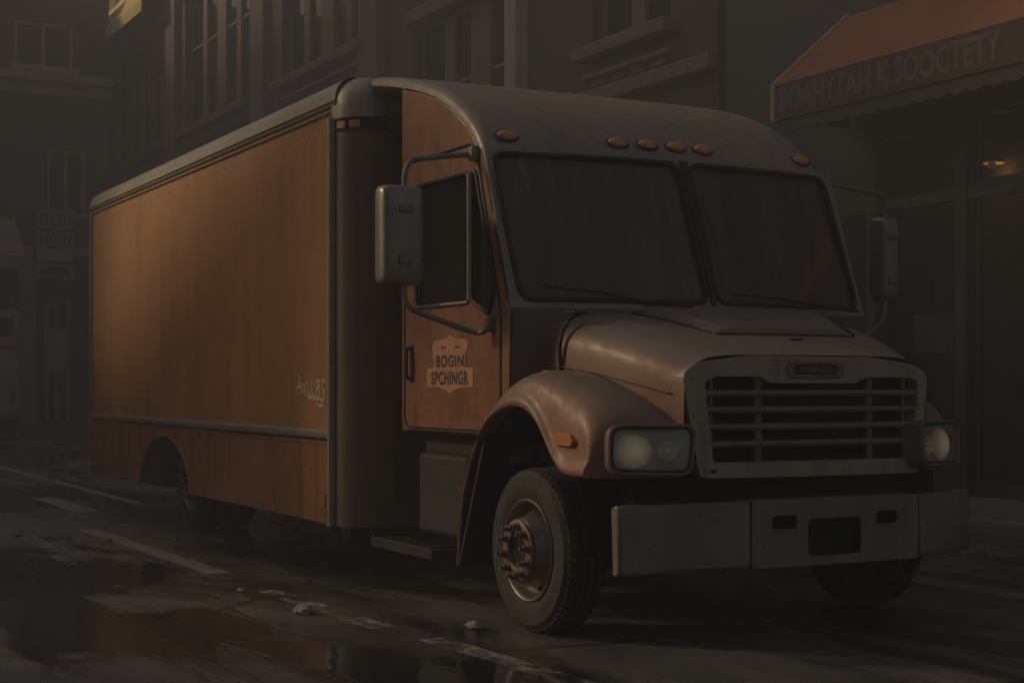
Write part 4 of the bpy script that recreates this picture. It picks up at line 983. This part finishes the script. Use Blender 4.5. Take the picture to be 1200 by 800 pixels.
near('corner_shade_block', 'unseen brick block added on the near side to shade the road ahead of the truck', -5.9, 7.0, 14, 8, -9.0)  # out of view; kept to shade the road ahead
NY = -6.5
shade_low = thing('low_shade_block', (-13.5, NY-2, 0), 'unseen low brick block added on the near side, its top sloped to shade the truck box', 'shade block')
sh_pts = [(-17.35, 0), (-9.2, 0), (-9.2, 8.4), (-10.35, 7.9), (-12.85, 6.9), (-14.5, 6.2), (-16.5, 5.3), (-17.35, 4.85)]  # top edge shaped to slant the cast shade across the box side
bm = nb(); plate(bm, sh_pts, [[(x, .9), (x+1.4, .9), (x+1.4, 3.0), (x, 3.0)] for x in (-13.9, -11.6)], lambda u, v: Vector((u, NY, v)), (0, -.3, 0)); obj('wall', bm, 'near', shade_low, smooth=False)
bm = nb(); loft(bm, [[(x, NY+.15, z+.02), (x, NY-3, z+.02), (x, NY-3, z-.12), (x, NY+.15, z-.12)] for x, z in sh_pts[2:]], True, True, True); obj('roof', bm, 'frame', shade_low, smooth=False)
bm = nb(); box(bm, -14.4, -9.3, NY-2.9, NY-.4, 0, 4.1); obj('inner_block', bm, 'near', shade_low, smooth=False)
# ------------------------------------------------------------------ litter on the road
def leaf(x, y, a, s, lab):
    bm = nb(); pts = [(0, -.5), (.22, -.2), (.3, .1), (.14, .35), (0, .55), (-.14, .35), (-.3, .1), (-.2, -.2)]
    ca, sa = math.cos(a), math.sin(a); c = bm.verts.new((x, y, .012+.02*s*4))
    ring = [bm.verts.new((x+(u*ca-v*sa)*s, y+(u*sa+v*ca)*s, .008+random.uniform(0, .25)*s)) for u, v in pts]
    for i in range(8): bm.faces.new((c, ring[i], ring[(i+1) % 8]))
    tag(obj('dry_leaf', bm, 'leaf', smooth=False), lab, 'leaf', 'dry leaves on the wet road')
def scrap(x, y, s, lab, name='paper_scrap', hgt=.35):
    bm = nb(); bmesh.ops.create_icosphere(bm, subdivisions=2, radius=1)
    for v in bm.verts:
        k = random.uniform(.6, 1.15); v.co = Vector((x+v.co.x*s*k, y+v.co.y*s*.55*k, max(.004, s*hgt*.6+v.co.z*s*hgt*k)))
    tag(obj(name, bm, 'paper', smooth=False), lab, 'litter')
scrap(-1.35, -.93, .12, 'crumpled pale paper on the dashed line left of the front wheel')
scrap(-.28, -.22, .08, 'small pale scrap on the road just left of the front tyre', hgt=.4)
scrap(-7.6, -1.62, .09, 'pale crumpled scrap by the puddle at the far left')
scrap(-6.6, -.98, .10, 'small crumpled scrap between the line and the puddle')
scrap(-2.6, -.95, .05, 'tiny pale paper bit lying before the skirt of the truck')
for i, (x, y) in enumerate([(-16.5, -1.2), (-15.2, -.8), (-13.6, -1.0), (-12.2, -.2), (-11.8, .2), (-13.0, .3), (-9.8, -1.2), (-8.9, -.2), (-7.2, -1.2), (-6.4, -.7), (-5.5, -1.9), (-3.6, -.5), (-3.2, -1.7), (-2.4, -1.2), (-1.9, -2.0), (-4.4, -.2)]):
    leaf(x, y, random.uniform(0, 6), random.uniform(.06, .13), 'small dry leaf lying on the wet road left of the truck')

# ------------------------------------------------------------------ haze
def haze():
    m, t, o = nt('street_haze')
    pv = t.nodes.new('ShaderNodeVolumePrincipled')
    pv.inputs['Color'].default_value = (.92, .9, .87, 1); pv.inputs['Density'].default_value = HAZE; pv.inputs['Anisotropy'].default_value = .2
    t.links.new(pv.outputs[0], o.inputs['Volume']); M['haze'] = m
HAZE = .0115
haze()
bm = nb(); box(bm, -100, 50, -65, 65, -1.5, 23.5); hz_o = obj('haze', bm, 'haze', smooth=False); tag(hz_o, kind='stuff')

# ------------------------------------------------------------------ light, sky, camera
SUN_AZ = R(48)      # off the truck's rear axis, towards the near side
SUN_EL = R(24)
sd = Vector((-math.cos(SUN_AZ)*math.cos(SUN_EL), -math.sin(SUN_AZ)*math.cos(SUN_EL), math.sin(SUN_EL)))   # towards the sun
L = bpy.data.lights.new('sun', 'SUN'); L.energy = 2.6; L.angle = R(9.0); L.color = (1, .8, .5)
so = bpy.data.objects.new('sun', L); COL.objects.link(so); so.rotation_euler = sd.to_track_quat('Z', 'Y').to_euler(); so.location = (-40, -20, 40)
w = bpy.data.worlds.new('World'); scene.world = w; w.use_nodes = True
wt = w.node_tree; bg = wt.nodes['Background']
sky = wt.nodes.new('ShaderNodeTexSky'); sky.sky_type = 'NISHITA'; sky.sun_disc = False
sky.sun_elevation = SUN_EL; sky.sun_rotation = math.atan2(sd.x, sd.y); sky.dust_density = 5; sky.air_density = 1.2
bg.inputs['Strength'].default_value = .08
wt.links.new(sky.outputs[0], bg.inputs['Color'])

cd = bpy.data.cameras.new('camera'); cam = bpy.data.objects.new('camera', cd); COL.objects.link(cam)
cam.location = (8.2584, -4.4907, 1.51); cam.rotation_euler = (R(90), 0, R(62))
cd.sensor_width = 36; cd.lens = 36*1810/1200; cd.shift_y = 50/1200; cd.clip_end = 500; cd.clip_start = .05
scene.camera = cam
vs = scene.view_settings
vs.view_transform = 'Standard'; vs.look = 'None'; vs.gamma = 1; vs.exposure = -.68; vs.use_curve_mapping = False
scene.cycles.use_denoising = True
scene.cycles.max_bounces = 6; scene.cycles.volume_bounces = 1; scene.cycles.transparent_max_bounces = 12
scene.cycles.sample_clamp_indirect = 4
